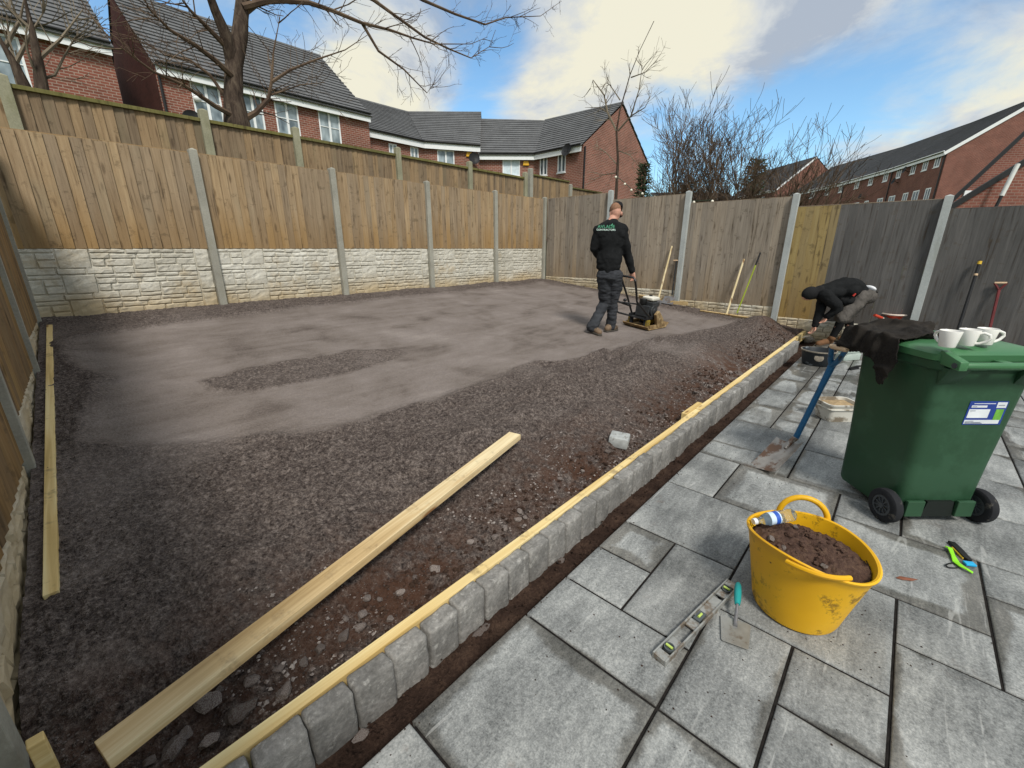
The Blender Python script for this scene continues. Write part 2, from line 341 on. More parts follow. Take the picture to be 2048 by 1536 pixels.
# setts
g=G('sett_stone',.85,.25); v=g.co(); f=g.noise(v,60.,4,.7); a=g.noise(v,9.,4,.6)
c=g.ramp(g.ma('ADD',g.ma('MULTIPLY',f,.5),g.ma('MULTIPLY',a,.5)),[(.3,'#595855'),(.5,'#7f7d79'),(.7,'#a5a29d')])
c=g.mix(g.step(g.noise(v,22.,5,.7),.55,.68,0.,.6),c,'#b9b7b1'); r=g.rnd(); c=g.hsv(c,.5,1.,g.step(r,0,1,.85,1.12)); g.col(c); g.bump(g.ma('ADD',f,a),.7,.006)
g=G('rubble',.9,.2); v=g.co(); f=g.noise(v,40.,4,.7); r=g.rnd()
c=g.ramp(f,[(.3,'#5f5855'),(.5,'#837c78'),(.7,'#a39c96')]); c=g.hsv(c,.5,1.1,g.step(r,0,1,.6,1.25)); c=g.mix(g.step(g.noise(v,12.,4,.7),.45,.6,0.,.8),c,'#4d3a30'); g.col(c); g.bump(f,.5,.005)
# brick walls: x+y along the wall, z up, in wall-local metres (u attribute)
def brick(name,c1,c2,mort='#9a8a7e'):
    g=G(name,.9,.2); at=g.n('ShaderNodeAttribute'); at.attribute_name='wuv'
    b=g.n('ShaderNodeTexBrick'); g.l(at.outputs['Vector'],b.inputs['Vector'])
    b.inputs['Scale'].default_value=1.; b.inputs['Brick Width'].default_value=.235; b.inputs['Row Height'].default_value=.085; b.inputs['Mortar Size'].default_value=.011; b.inputs['Mortar Smooth'].default_value=.3
    b.inputs['Color1'].default_value=S(c1); b.inputs['Color2'].default_value=S(c2); b.inputs['Mortar'].default_value=S(mort); b.inputs['Bias'].default_value=-.1
    n=g.noise(at.outputs['Vector'],.9,5,.65); c=g.hsv(b.outputs['Color'],.5,1.,g.step(n,.25,.75,.82,1.15)); g.col(c)
    g.bump(b.outputs['Fac'],-.5,.008); return g
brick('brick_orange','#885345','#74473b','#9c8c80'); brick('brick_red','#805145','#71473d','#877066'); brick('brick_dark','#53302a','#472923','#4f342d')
def tile(name,c1,c2):
    g=G(name,.85,.2); v=g.co(kind='World',rand=False); n=g.noise(v,1.2,5,.65); f=g.noise(v,9.,3,.6)
    g.col(g.ramp(g.ma('ADD',g.ma('MULTIPLY',n,.6),g.ma('MULTIPLY',f,.4)),[(.3,c1),(.7,c2)])); return g
tile('roof_tile','#535354','#757677'); tile('roof_tile_dark','#3f4040','#55565a')
flat('white_upvc','#e8eaea',.4,.4,.04); flat('white_render','#d9dad6',.8,.2,.08); flat('gutter','#1d1d1e',.5); flat('alarm_yellow','#d9a52a',.4)
g=G('window_glass',.08,.6); g.col(g.ramp(g.noise(g.co((1,1,.6)),2.2,2),[(.35,'#59666d'),(.65,'#a9b6bc')]))
g=G('window_glass_dark',.08,.6); g.col(g.ramp(g.noise(g.co((1,1,.6)),2.2,2),[(.35,'#2c3238'),(.65,'#6b757b')]))
flat('blind_white','#cfdce2',.6,.3,.1)
g=G('bark',.95,.1); n=g.noise(g.co((16,16,4),kind='World'),1.,5,.7,.5); g.col(g.ramp(n,[(.3,'#2c2520'),(.5,'#4b4038'),(.72,'#6c6052')])); g.bump(n,.8,.02)
g=G('twig',.95,.1); n=g.noise(g.co(kind='World'),3.,3); g.col(g.ramp(n,[(.3,'#4a3d35'),(.7,'#71604f')]))
g=G('twig_grey',.95,.1); n=g.noise(g.co(kind='World'),3.,3); g.col(g.ramp(n,[(.3,'#5d5347'),(.7,'#8a7f6e')]))
g=G('needle',.9,.1); n=g.noise(g.co(kind='World'),5.,3); g.col(g.ramp(n,[(.3,'#1f2c1d'),(.7,'#3b4b30')]))
# object materials
def plastic(name,c,rough=.42,dirt=None,var=.06,bump=0.): return flat(name,c,rough,.4,var,5.,dirt=dirt,bump=bump)
plastic('bin_green','#284a32',.5,('#2f523a',4.,.5)); plastic('bin_lid_green','#42714b',.38,('#55785d',6.,.62)); plastic('bin_recess_shade','#101813',.6)
flat('rubber','#26272a',.85,.2,.2,20.,dirt=('#5b5751',14.,.58),bump=.3); flat('hub_grey','#3e4246',.6)
g=G('tub_yellow',.45,.4); v=g.co(); n=g.noise(v,3.,3); c=g.ramp(n,[(.3,'#d9a010'),(.7,'#eab61c')])
d=g.step(g.noise(v,6.,6,.75),.53,.63,0.,.85); fine=g.step(g.noise(v,45.,4,.7),.38,.52); c=g.mix(g.ma('MULTIPLY',d,fine),c,'#7d5d1e'); g.col(c); g.bump(g.noise(g.co((2,2,40)),1.,2),.12,.002)
plastic('bucket_black','#23282c',.55,('#8d949a',6.,.58)); plastic('pail_white','#c9c6bc',.5,('#7d7262',6.,.48)); flat('mortar','#8a8276',.95,.1,.25,30.,bump=.8); flat('sand_pale','#a38d6d',.95,.1,.25,40.,bump=.8)
plastic('shovel_blue','#1f5f8c',.45,('#243640',9.,.55)); flat('wood_grip','#cdb08f',.6); flat('steel_dirty','#9a958f',.42,.5,.2,12.,metal=.4,dirt=('#6b5242',9.,.47)); flat('steel','#b3b3ae',.35,.5,.15,20.,metal=.7,dirt=('#8f877c',16.,.55))
flat('steel_dull','#77777a',.55,.5,.2,12.,metal=.4,dirt=('#6d6157',10.,.5))
flat('mug_white','#eceae4',.22,.5,.02); flat('tea','#5a3c24',.3)
g=G('fabric_jacket',.95,.1); n=g.noise(g.co(),140.,3); a=g.noise(g.co(),5.,4,.6); g.col(g.mix(g.step(a,.4,.65,0.,1.),g.ramp(n,[(.3,'#1c1a19'),(.7,'#322f2c')]),'#332f2b')); g.bump(n,.4,.002)
def fabric(name,c1,c2,sc=120.,fold=.02):
    g=G(name,.92,.12); n=g.noise(g.co(),sc,3); a=g.noise(g.co(),6.,4,.6,.6); g.col(g.ramp(g.ma('ADD',g.ma('MULTIPLY',n,.4),g.ma('MULTIPLY',a,.6)),[(.3,c1),(.7,c2)])); g.bump(a,.6,fold); return g
fabric('fabric_black','#161718','#242526'); fabric('fabric_grey','#3d3f45','#585b62'); fabric('fabric_navy','#2a2b2e','#45474b'); fabric('fabric_shorts','#4a4744','#68635e'); fabric('fabric_sock','#111112','#1d1d1e'); fabric('fabric_hat','#1b1b1c','#2a2a2b')
flat('skin','#c2917c',.55,.3,.08,20.); flat('hair','#8c6a55',.85,.1,.25,90.,bump=.5); flat('boot_tan','#7a6754',.8,.2,.2,18.,dirt=('#4f443a',9.,.5)); flat('boot_brown','#6d4f37',.75,.2,.2,18.); flat('sole','#4b463f',.85); flat('text_green','#3f8f6c',.7); flat('text_white','#c9ded4',.7); flat('cloth_white','#dfe0e3',.8); flat('red_trim','#b3372e',.6)
flat('frame_black','#202123',.45,.5,.15,10.,dirt=('#4f463c',9.,.6)); flat('engine_grey','#3c3e40',.5,.5,.25,14.,metal=.3); flat('tank_white','#d8d4c6',.4,.4,.06); flat('plate_mud','#7d6748',.8,.2,.3,10.,dirt=('#a18b66',8.,.5)); flat('plate_yellow','#8f7a2c',.6,.3,.3,12.,dirt=('#5f523c',9.,.5)); flat('rust_brown','#5d3a2a',.7,.3,.3,14.)
flat('pole_green','#9fb030',.4); flat('pole_black','#1c1c1e',.5); flat('pole_yellow','#d8b23a',.5); flat('paint_red','#c0452f',.5,.4,.1,6.,dirt=('#a0938a',9.,.6)); flat('rim_pale','#d9c8bb',.5); flat('handle_maroon','#6d2f30',.55,.3,.2)
flat('sticker_blue','#26408f',.4); flat('sticker_white','#e3e7ea',.4); flat('sticker_green','#6fae46',.5,.3,.25,40.); flat('sticker_ink','#70788a',.5)
flat('handle_teal','#1f8f8f',.5); flat('lime','#8fe02a',.45,.4,.08); flat('cyan_plastic','#26a9dc',.4); flat('black_plastic','#161616',.4); flat('vial_green','#b8cf6a',.15); flat('level_grey','#a7a8a4',.4,.5,.12,25.,metal=.5,dirt=('#85796b',14.,.5)); flat('level_dark','#4d5356',.5,.4,.2)
g=G('bottle_clear',.08,.5); g.b.inputs['Transmission Weight'].default_value=.92; g.b.inputs['IOR'].default_value=1.2; g.col('#e6f0f4')
flat('cap_white','#dfe6ea',.4); flat('label_blue','#2a57b5',.4); flat('label_pale','#c9dcee',.4); flat('dead_leaf','#7b4a34',.7); flat('block_grey','#a7aaa8',.9,.2,.15,30.,dirt=('#6d6963',10.,.55),bump=.5); flat('crate_pale','#a9b5ad',.6,.3,.12,8.,dirt=('#6d726c',8.,.6)); flat('wire_green','#32402f',.6)
g=G('bulb',.3,.5); g.col('#e9e2cf'); flat('foil_blue','#7f93b0',.5)
# ---------------------------------------------------------------- numpy value noise
def vnoise(x,y,seed=0):
    rs=np.random.RandomState(seed); tab=rs.rand(256,256)
    xi=np.floor(x).astype(int); yi=np.floor(y).astype(int); fx=x-xi; fy=y-yi
    fx=fx*fx*(3-2*fx); fy=fy*fy*(3-2*fy); a=xi&255; b=yi&255; a1=(a+1)&255; b1=(b+1)&255
    return (tab[a,b]*(1-fx)+tab[a1,b]*fx)*(1-fy)+(tab[a,b1]*(1-fx)+tab[a1,b1]*fx)*fy
def fbm(x,y,f,o=4,seed=0,g=.5):
    r=0;a=1;t=0
    for i in range(o): r=r+a*vnoise(x*f+13.7*i,y*f+7.1*i,seed+i); t+=a; a*=g; f*=2.03
    return r/t-.5
def gridmesh(name,X,Y,Z,mat,attrs=None,smooth=True,mask=None):
    n,m=X.shape; me=bpy.data.meshes.new(name)
    co=np.stack([X,Y,Z],-1).reshape(-1,3); idx=np.arange(n*m).reshape(n,m)
    f=np.stack([idx[:-1,:-1],idx[1:,:-1],idx[1:,1:],idx[:-1,1:]],-1).reshape(-1,4)
    me.vertices.add(n*m); me.vertices.foreach_set('co',co.ravel()); me.loops.add(f.size); me.loops.foreach_set('vertex_index',f.ravel())
    me.polygons.add(len(f)); me.polygons.foreach_set('loop_start',np.arange(0,f.size,4)); me.polygons.foreach_set('loop_total',np.full(len(f),4))
    me.update(calc_edges=True); me.validate()
    for k,a in (attrs or {}).items():
        at=me.attributes.new(k,'FLOAT','POINT'); at.data.foreach_set('value',a.ravel().astype(np.float32))
    me.materials.append(MATS[mat])
    if smooth: me.polygons.foreach_set('use_smooth',np.ones(len(f),bool))
    return me
I4=Matrix.Identity(4)
random.seed(7)
def polymask(poly,X,Y):
    inside=np.zeros(X.shape,bool); d=np.full(X.shape,1e9); k=len(poly)
    for i in range(k):
        x0,y0=poly[i];x1,y1=poly[(i+1)%k]
        c=((y0>Y)!=(y1>Y))&(X<(x1-x0)*(Y-y0)/((y1-y0) or 1e-9)+x0); inside^=c
        t=np.clip(((X-x0)*(x1-x0)+(Y-y0)*(y1-y0))/((x1-x0)**2+(y1-y0)**2),0,1)
        d=np.minimum(d,np.hypot(X-x0-t*(x1-x0),Y-y0-t*(y1-y0)))
    return np.where(inside,d,-d)
PATIO_V=.956; MOD=.3043; U0=.533
FC=lambda v:-.36+(v-1.5)*.053     # inner face of the side fence
# ---------------------------------------------------------------- ground sheet
xs=np.unique(np.concatenate([np.linspace(-160,-10,12),np.linspace(-8,-.8,6),np.linspace(-.6,9.4,8),[9.58,9.7],np.linspace(10,60,26),np.linspace(65,700,14)]))
ys=np.unique(np.concatenate([np.linspace(-300,-20,10),np.linspace(-18,7.4,14),[7.56,7.6],np.linspace(8,40,17),np.linspace(45,700,14)]))
X,Y=np.meshgrid(xs,ys,indexing='ij'); up=np.clip((Y-7.55)/.05,0,1)
left=1.75+np.clip((Y-8)/13,0,1.2)*1.1
fall=np.clip(1-(X-10)/14,0,1)
Z=np.where(Y>7.56,left*fall+np.where(X>10,(1-fall)*np.clip((Y-8)/8,0,1)*1.6,0),-.32)
Z=np.where((Y<=7.56)&(X>9.6),-.32+np.clip((X-9.6)/20,0,1)*.2,Z)
tag(inst('ground',gridmesh('ground',X,Y,Z,'grass'),I4),kind='structure')
# ---------------------------------------------------------------- sand bed of the lawn base
def ramp_lines(a,b,s0,s1):
    r=[a]
    while r[-1]<b: t=(r[-1]-a)/(b-a); r.append(r[-1]+s0+(s1-s0)*t)
    r[-1]=b; return np.array(r)
us=ramp_lines(-.42,9.53,.0065,.042); vs_=ramp_lines(1.222,7.53,.006,.036)
X,Y=np.meshgrid(us,vs_,indexing='ij')
low=FC(Y)+.012; X=np.maximum(X,low)
P=[(170,672),(400,642),(640,612),(860,590),(1085,566),(1230,590),(1390,632),(1480,648),(1400,662),(1330,678),(1250,694),(1160,714),(1075,728),(965,758),(905,782),(850,806),(730,836),(600,858),(520,872),(420,888),(330,900),(255,894),(205,884),(170,868),(165,840),(175,800),(200,775),(222,762),(190,752),(130,735),(105,712),(115,692)]
poly=[tuple(onsand(*q)[:2]) for q in P]
wx=X+fbm(X,Y,1.7,3,5)*.32; wy=Y+fbm(X,Y,1.7,3,9)*.26
dd=polymask(poly,wx,wy)
P2=[(405,758),(480,735),(580,716),(700,702),(790,700),(810,712),(740,735),(660,752),(570,772),(470,785),(420,782)]
d2=polymask([tuple(onsand(*q)[:2]) for q in P2],wx,wy)
P3=[(380,760),(405,800),(440,830),(425,835),(390,800),(370,768)]
pack=np.clip((dd+.07)/.17,0,1); pack*=1-.85*np.clip((d2+.03)/.08,0,1)
pack=np.maximum(pack,np.clip(fbm(X,Y,.9,4,31)*2.2-.15,0,.4)*np.clip(1-(dd<-1.6)*1.,0,1)); pack=np.clip(pack+fbm(X,Y,2.3,4,77)*.3*pack,0,1)
Zs=sandz(Y)
Zs=Zs+(1-pack)*(fbm(X,Y,1.1,3,2)*.05+.012)+fbm(X,Y,.6,2,3)*.03*(1-pack)-.004*pack
edgeb=np.clip((dd+.10)/.06,0,1)*np.clip((.03-dd)/.05,0,1); Zs+=edgeb*.014
def bump2(px,py,r,h,e=1.):
    c=onsand(px,py); return 1.45*h*np.exp(-(((X-c.x)/r)**2+((Y-c.y)/(r*e))**2))
for b in [(1120,785,.32,.11,.5),(1185,765,.22,.08,.6),(1060,830,.22,.05,.6),(1290,735,.4,.10,.5),(1400,705,.5,.09,.5),(1520,662,.55,.17,.6),(1480,690,.4,.06,.7),(1330,690,.5,.05,.6),(960,880,.3,.04,.7),(1180,830,.2,.05,.6),(460,1150,.2,.035,.8),(560,1230,.22,.03,.8)]:
    Zs+=bump2(*b)
dip=np.clip((2.05+.12*np.sin(X*1.9)+fbm(X,Y,1.6,3,21)*.7-Y)/.6,0,1)*np.clip(1.25-(X-2.5)/5.,.25,1); Zs-=dip*(.11+fbm(X,Y,5,4,23)*.10)
lz=1-pack
Zs+=lz*(fbm(X,Y,7,3,41)*.026+fbm(X,Y,24,2,43)*.016)+lz*(fbm(X,Y,52,2,47)*.018+fbm(X,Y,105,1,49)*.010*np.clip(1.6-(X*.25+(Y-1.2)*.35),0,1))+pack*fbm(X,Y,5,3,51)*.006
# boot prints and drag marks
_r=random.Random(8)
for k in range(46):
    cx_,cy_=_r.uniform(.6,8.6),_r.uniform(1.9,3.6); a_=_r.uniform(-.5,.6); ca,sa_=math.cos(a_),math.sin(a_)
    du=(X-cx_)*ca+(Y-cy_)*sa_; dv_=-(X-cx_)*sa_+(Y-cy_)*ca; e_=(du/.14)**2+(dv_/.052)**2
    Zs+=lz*(-.020*np.exp(-e_**2)+.008*np.exp(-((np.sqrt(e_)-1.25)/.3)**2))
for k in range(16):
    c_=_r.uniform(1.9,3.6); w_=_r.uniform(.02,.035); s_=_r.uniform(-.12,.16); u0_,u1_=sorted((_r.uniform(0,8),_r.uniform(0,8)))
    dl=Y-(c_+s_*(X-u0_)+.05*np.sin(X*2+k)); Zs+=lz*(-.022*np.exp(-(dl/w_)**2)+.018*np.exp(-((dl-w_*1.8)/w_)**2))*np.clip((X-u0_)/.3,0,1)*np.clip((u1_-X)/.3,0,1)
# ripples left by the screed board
Zs+=lz*np.clip(fbm(X*.5,Y*2.2,1.8,3,61),0,1)*.03
Zs=np.where(Y<1.25,np.minimum(Zs,.085),Zs); Zs=np.minimum(Zs,.07+np.clip(Y-1.225,0,9)*5.+(X>3)*.02)
red=np.clip((2.0-Y)/.5,0,1)*np.clip(.55+fbm(X,Y,1.3,3,71)*2.2,0,1)
tag(inst('sand_bed',gridmesh('sand_bed',X,Y,Zs,'sand',{'pack':pack,'red':red}),I4),kind='structure')
def zsand(x,y):
    i=min(max(np.searchsorted(us,x),0),len(us)-1); j=min(max(np.searchsorted(vs_,y),0),len(vs_)-1); return float(Zs[i,j])
# ---------------------------------------------------------------- crumbs and stones
def pebble(seed,k=0):
    rr=random.Random(seed); bm=bmesh.new(); bmesh.ops.create_icosphere(bm,subdivisions=1 if k==0 else 2,radius=1.)
    for v in bm.verts:
        n=mnoise.noise(v.co*1.3+Vector((seed*3.1,seed,0)))*.5; v.co*=1+n
        for a in ((1,.2,.3),(-.4,1,.2),(.1,-.7,.8),(-.8,-.3,-.5)):
            d=Vector(a).normalized(); e=v.co.dot(d)-.62
            if e>0: v.co-=d*e*.9
    for v in bm.verts: v.co=Vector((v.co.x*rr.uniform(.85,1.2),v.co.y*.85,v.co.z*.62))
    me=bpy.data.meshes.new('stone'); bm.to_mesh(me); bm.free(); me.materials.append(MATS['rubble']); return me
PEB=[pebble(i+1,1 if i<6 else 0) for i in range(10)]
def crumbs(name,mat,pts,label,cat,rmin,rmax,seed):
    rr=random.Random(seed); V=[];Fc=[]
    base=[(1,0,0),(0,1,0),(-1,0,0),(0,-1,0),(0,0,.8),(0,0,-.8)]; bf=[(0,1,4),(1,2,4),(2,3,4),(3,0,4),(1,0,5),(2,1,5),(3,2,5),(0,3,5)]
    for x,y,z in pts:
        s=rmin+(rmax-rmin)*rr.random()**2.5; a=rr.random()*6.3; b=len(V); c_,s_=math.cos(a),math.sin(a)
        for p in base:
            q=(p[0]*rr.uniform(.6,1.2)*s,p[1]*rr.uniform(.6,1.2)*s,p[2]*rr.uniform(.6,1.1)*s); V.append((x+q[0]*c_-q[1]*s_,y+q[0]*s_+q[1]*c_,z+q[2]+s*.3))
        Fc+=[tuple(i+b for i in f) for f in bf]
    me=bpy.data.meshes.new(name); me.from_pydata(V,[],Fc); me.materials.append(MATS[mat]); o=inst(name,me,I4); tag(o,label,cat,kind='stuff'); return o
rr=random.Random(3); pts=[]
while len(pts)<30000:
    x=-.3+rr.random()**2.2*9; y=1.25+rr.random()**1.8*3.4
    if x<FC(y)+.05: continue
    i=min(np.searchsorted(us,x),len(us)-1); j=min(np.searchsorted(vs_,y),len(vs_)-1)
    if pack[i,j]>.35: continue
    pts.append((x,y,float(Zs[i,j])))
crumbs('sand_crumbs','sand',pts,'dark crumbs of loose sand and grit scattered on the bed','grit',.0018,.0065,5)
pts=[]
while len(pts)<2600:
    x=.1+rr.random()**1.2*8; y=1.26+rr.random()**1.5*.55
    if mnoise.noise(Vector((x*1.6,y*2.5,0)))<-.05: continue
    pts.append((x,y,zsand(x,y)))
crumbs('gravel_chips','rubble',pts,'grey stone chips along the timber beside the sett edging','gravel',.003,.013,6)
spots=[(870,1140,.03),(720,1255,.03),(725,1238,.026),(690,1280,.028),(735,1205,.022),(570,1388,.035),(420,1415,.045),(350,1500,.04),(420,1490,.03),(330,1440,.03),(800,1190,.022),(640,1300,.024),(1010,1060,.02),(1035,1045,.022),(1040,1030,.02),(990,1078,.02),(1050,1048,.016),(940,1090,.022),(560,1345,.02),(480,1430,.05),(505,1365,.03),(690,1238,.02),(780,1240,.018),(375,1470,.025),(610,1330,.02),(1120,960,.02),(1165,940,.018),(1300,850,.03),(1330,835,.025),(1420,775,.04),(1460,745,.035),(1440,770,.03),(1500,735,.03),(1545,690,.05),(1530,700,.035),(1390,790,.03),(1215,905,.03),(1280,870,.02),(300,1525,.02),(440,1390,.018),(760,1200,.015),(830,1160,.018)]
rr=random.Random(11)
for px,py,s in spots:
    p=onsand(px,py,-.07); z=zsand(p.x,p.y); p=hz(px,py,z); 
    if p.y<1.24: p.y=1.24+s
    z=zsand(p.x,p.y)
    o=inst('rubble_stone',PEB[rr.randrange(6)],T(p.x,p.y,z+s*.3)@RZ(rr.random()*6)@RX(rr.uniform(-.4,.4))@Matrix.Diagonal((s*1.1,s,s*.95,1)))
    tag(o,'loose grey rubble stone lying in the dark soil inside the sett edging','stone','loose rubble stones inside the edging')
# ---------------------------------------------------------------- patio
patio=bpy.data.objects.new('patio',None); reg(patio,T(0,0,0)); tag(patio,kind='structure',label='patio of mixed-size pale grey speckled paving slabs',cat='patio')
part(patio,'bedding','joint_bed',lambda m:m.box((4.1,-1.57,-.0865),(10.4,5.0,.16)))
A0,A1,B1=-6,28,16
occ={}; tiles=[]
def put(a,b,da,db):
    for i in range(da):
        for j in range(db): occ[(a+i,b+j)]=1
    tiles.append((a,b,da,db))
for t in [(0,0,2,2),(2,0,1,2),(3,0,1,1),(4,0,1,1),(3,1,2,1),(5,0,2,2),(7,0,2,1),(7,1,2,2),(9,0,1,2),(10,0,2,2),(12,0,2,1),(12,1,1,1),(13,1,2,1),(14,0,2,1),(9,2,2,2),(11,2,2,2),(2,2,2,1),(4,2,2,2),(6,2,1,1),(6,3,2,2),(5,4,1,1),(3,4,2,2),(3,3,1,1),(1,3,2,1),(0,2,2,1),(5,5,2,2),(7,5,1,2),(8,4,2,2),(8,3,1,1),(-2,0,2,2),(-2,2,2,2),(10,4,2,2),(8,6,2,1),(12,4,2,2),(-1,4,2,2),(1,4,2,1)]: put(*t)
rr=random.Random(4)
for a in range(A0,A1):
    for b in range(B1):
        if (a,b) in occ: continue
        for da,db in rr.sample([(3,2),(2,2),(2,2),(2,1),(1,2),(2,3)],6)+[(1,1)]:
            if a+da<=A1 and b+db<=B1 and all((a+i,b+j) not in occ for i in range(da) for j in range(db)): put(a,b,da,db); break
SL={}
def slabmesh(da,db,fine):
    k=(da,db,fine)
    if k in SL: return SL[k]
    sx=da*MOD-.011; sy=db*MOD-.011; n=max(3,int(sx/(.02 if fine else .06))); m=max(3,int(sy/(.02 if fine else .06))); bev=.004
    xs=np.concatenate([[-sx/2],np.linspace(-sx/2+bev,sx/2-bev,n),[sx/2]]); ys=np.concatenate([[-sy/2],np.linspace(-sy/2+bev,sy/2-bev,m),[sy/2]])
    X_,Y_=np.meshgrid(xs,ys,indexing='ij'); Ed=np.minimum(sx/2-abs(X_),sy/2-abs(Y_)); Z_=np.where(Ed<1e-6,-.003,0.)
    me=gridmesh('paving_slab',X_,Y_,Z_,'slab',{'edge':Ed},smooth=False)
    bm=bmesh.new(); bm.from_mesh(me); be=[e for e in bm.edges if e.is_boundary]; r=bmesh.ops.extrude_edge_only(bm,edges=be)
    for v in [x for x in r['geom'] if isinstance(x,bmesh.types.BMVert)]: v.co.z=-.030
    bm.to_mesh(me); bm.free(); SL[k]=me; return me
for a,b,da,db in tiles:
    x=U0+(a+da/2)*MOD; y=PATIO_V-(b+db/2)*MOD
    me=slabmesh(da,db,(a<10 and b<6)); dz=rr.uniform(-.0012,.0012)
    inst('paving_slab',me,T(x,y,dz)@RZ(rr.choice([0,math.pi])+rr.uniform(-.002,.002)),patio)
# ---------------------------------------------------------------- trench between slabs and setts
xx=np.arange(-1.,9.47,.02); yy=np.linspace(.90,1.24,22); X,Y=np.meshgrid(xx,yy,indexing='ij')
Zt=-.085+fbm(X,Y,3,3,81)*.05+fbm(X,Y,14,3,83)*.035+fbm(X,Y,45,2,85)*.012
Zt+=np.clip((X-8.2)/.4,0,1)*-.03
tag(inst('trench_soil',gridmesh('trench_soil',X,Y,Zt,'soil'),I4),kind='structure')
pts=[(rr.uniform(-.2,8.4),rr.uniform(.965,1.10),-.075+rr.uniform(-.01,.01)) for _ in range(1500)]
crumbs('soil_crumbs','soil',pts,'red-brown soil crumbs in the trench along the patio edge','soil',.003,.012,8)
# ---------------------------------------------------------------- sett edging
def settmesh(seed):
    bm=bmesh.new(); bmesh.ops.create_cube(bm,size=1.); bmesh.ops.scale(bm,vec=(.150,.078,.26),verts=bm.verts)
    bmesh.ops.bevel(bm,geom=bm.edges[:],offset=.012,segments=2,affect='EDGES',profile=.55)
    bmesh.ops.subdivide_edges(bm,edges=[e for e in bm.edges if e.calc_length()>.05],cuts=4,use_grid_fill=True)
    for v in bm.verts:
        n=mnoise.fractal(v.co*14+Vector((seed*5.3,seed*2.1,0)),1.,2.,3)*.0055+mnoise.noise(v.co*6+Vector((0,seed*3.3,0)))*.006
        v.co+=v.co.normalized()*n
    me=bpy.data.meshes.new('sett'); bm.to_mesh(me); bm.free(); me.materials.append(MATS['sett_stone'])
    for p in me.polygons: p.use_smooth=True
    return me
SETT=[settmesh(i) for i in range(6)]
edging=empty('sett_edging',(4,1.15,-.1),'low kerb of tumbled grey setts standing on end between patio and sand','edging')
SP=.156; x=-.6+.012
while x<8.18:
    inst('sett',SETT[rr.randrange(6)],T(x+rr.uniform(-.002,.002),1.149+rr.uniform(-.004,.004),-.031+rr.uniform(-.005,.005))@RZ(rr.choice([0,math.pi])+rr.uniform(-.03,.03))@RX(rr.uniform(-.02,.02)),edging)
    x+=SP
# concrete haunching showing under the setts
for i,xh in enumerate([.42,.98,1.02,1.6]):
    o=inst('haunch_lump',PEB[i],T(xh,1.095,-.085)@Matrix.Diagonal((.035,.022,.02,1)),edging); 
# ---------------------------------------------------------------- timbers
def timber(name,a,b,wd,ht,mat,label,cat,group=None,bev=.002):
    a=Vector(a);b=Vector(b); M=frame((a+b)/2,b-a); m=MB(); l=(b-a).length; m.box((0,0,0),(l,wd,ht))
    o=m.build(name,mat,None,False,bev,M); tag(o,label,cat,group); return o
lay=1.2135
timber('edging_timber',(-.55,lay,.03),(3.93,lay,.03),.047,.145,'timber_wood','pale softwood edging timber fixed behind the setts, run with the splice block','timber')
timber('edging_timber',(3.94,lay,.033),(9.3,lay,.033),.047,.145,'timber_wood','pale softwood edging timber running on to the bending worker, beyond the splice block','timber')
timber('splice_block',(3.72,1.262,.06),(4.12,1.262,.06),.047,.1,'timber_wood','short pale timber splice block behind the edging timber joint','timber')
timber('cross_timber',(9.28,1.245,.05),(9.28,2.05,.10),.047,.1,'rake_board','short edging timber turning along the grey fence at the end of the setts','timber')
def side(v,off): return (FC(v)+off,v,sandz(v)-.036)
timber('side_timber',side(2.28,.09),side(7.05,.09),.045,.12,'timber_wood','pale edging timber half buried in sand along the side fence','timber')
pt_=hz(72,1484,.22); m=MB(); m.box((0,0,-.12),(.036,.036,.26)); o=m.build('timber_peg','timber_wood',None,False,.003,T(pt_)@RZ(.06)); tag(o,'dirty square timber peg standing by the side fence post','timber')
# loose screed plank
pa=onsand(203,1524); pb=onsand(1030,870); za=zsand(pa.x,pa.y); zb=zsand(pb.x,pb.y)
pa=hz(205,1512,.17); pb=hz(1030,871,.25)
timber('screed_plank',pa,pb,.095,.04,'plank_wood','long loose pale wooden plank lying across the sand','plank')
pb2=hz(1240,862,.16); m=MB(); m.box((0,0,0),(.15,.15,.085)); o=m.build('concrete_block',"block_grey",None,True,.012,T(pb2.x,pb2.y,zsand(pb2.x,pb2.y)+.035)@RZ(.35)@RX(.06)); tag(o,'single pale grey block lying loose on the sand','block')

pts=[]
_r=random.Random(44)
for cx_,cy_,sd_,k in ((1.6,.93,.0,260),(1.95,.0,.28,150),(3.3,.5,.3,120),(5.5,.7,.6,150),(1.4,.4,.35,90)):
    for _ in range(k):
        if sd_==0.: x,y=_r.uniform(.3,8.),.948-abs(_r.gauss(0,.035))
        else: x,y=_r.gauss(cx_,sd_),_r.gauss(cy_,sd_*.7)
        if y<.95: pts.append((x,y,.0005))
crumbs('slab_grit','soil',pts,'dark crumbs of soil and grit scattered over the patio slabs','grit',.0012,.0055,12)

pts=[]
while len(pts)<1700:
    x=_r.uniform(.6,8.8); y=1.26+_r.random()**1.4*.42
    if mnoise.noise(Vector((x*1.1,y*2.,7.)))<-.12: continue
    pts.append((x,y,zsand(x,y)))
crumbs('soil_clods','soil',pts,'red-brown clods of subsoil lying inside the edging timber','soil',.004,.02,15)
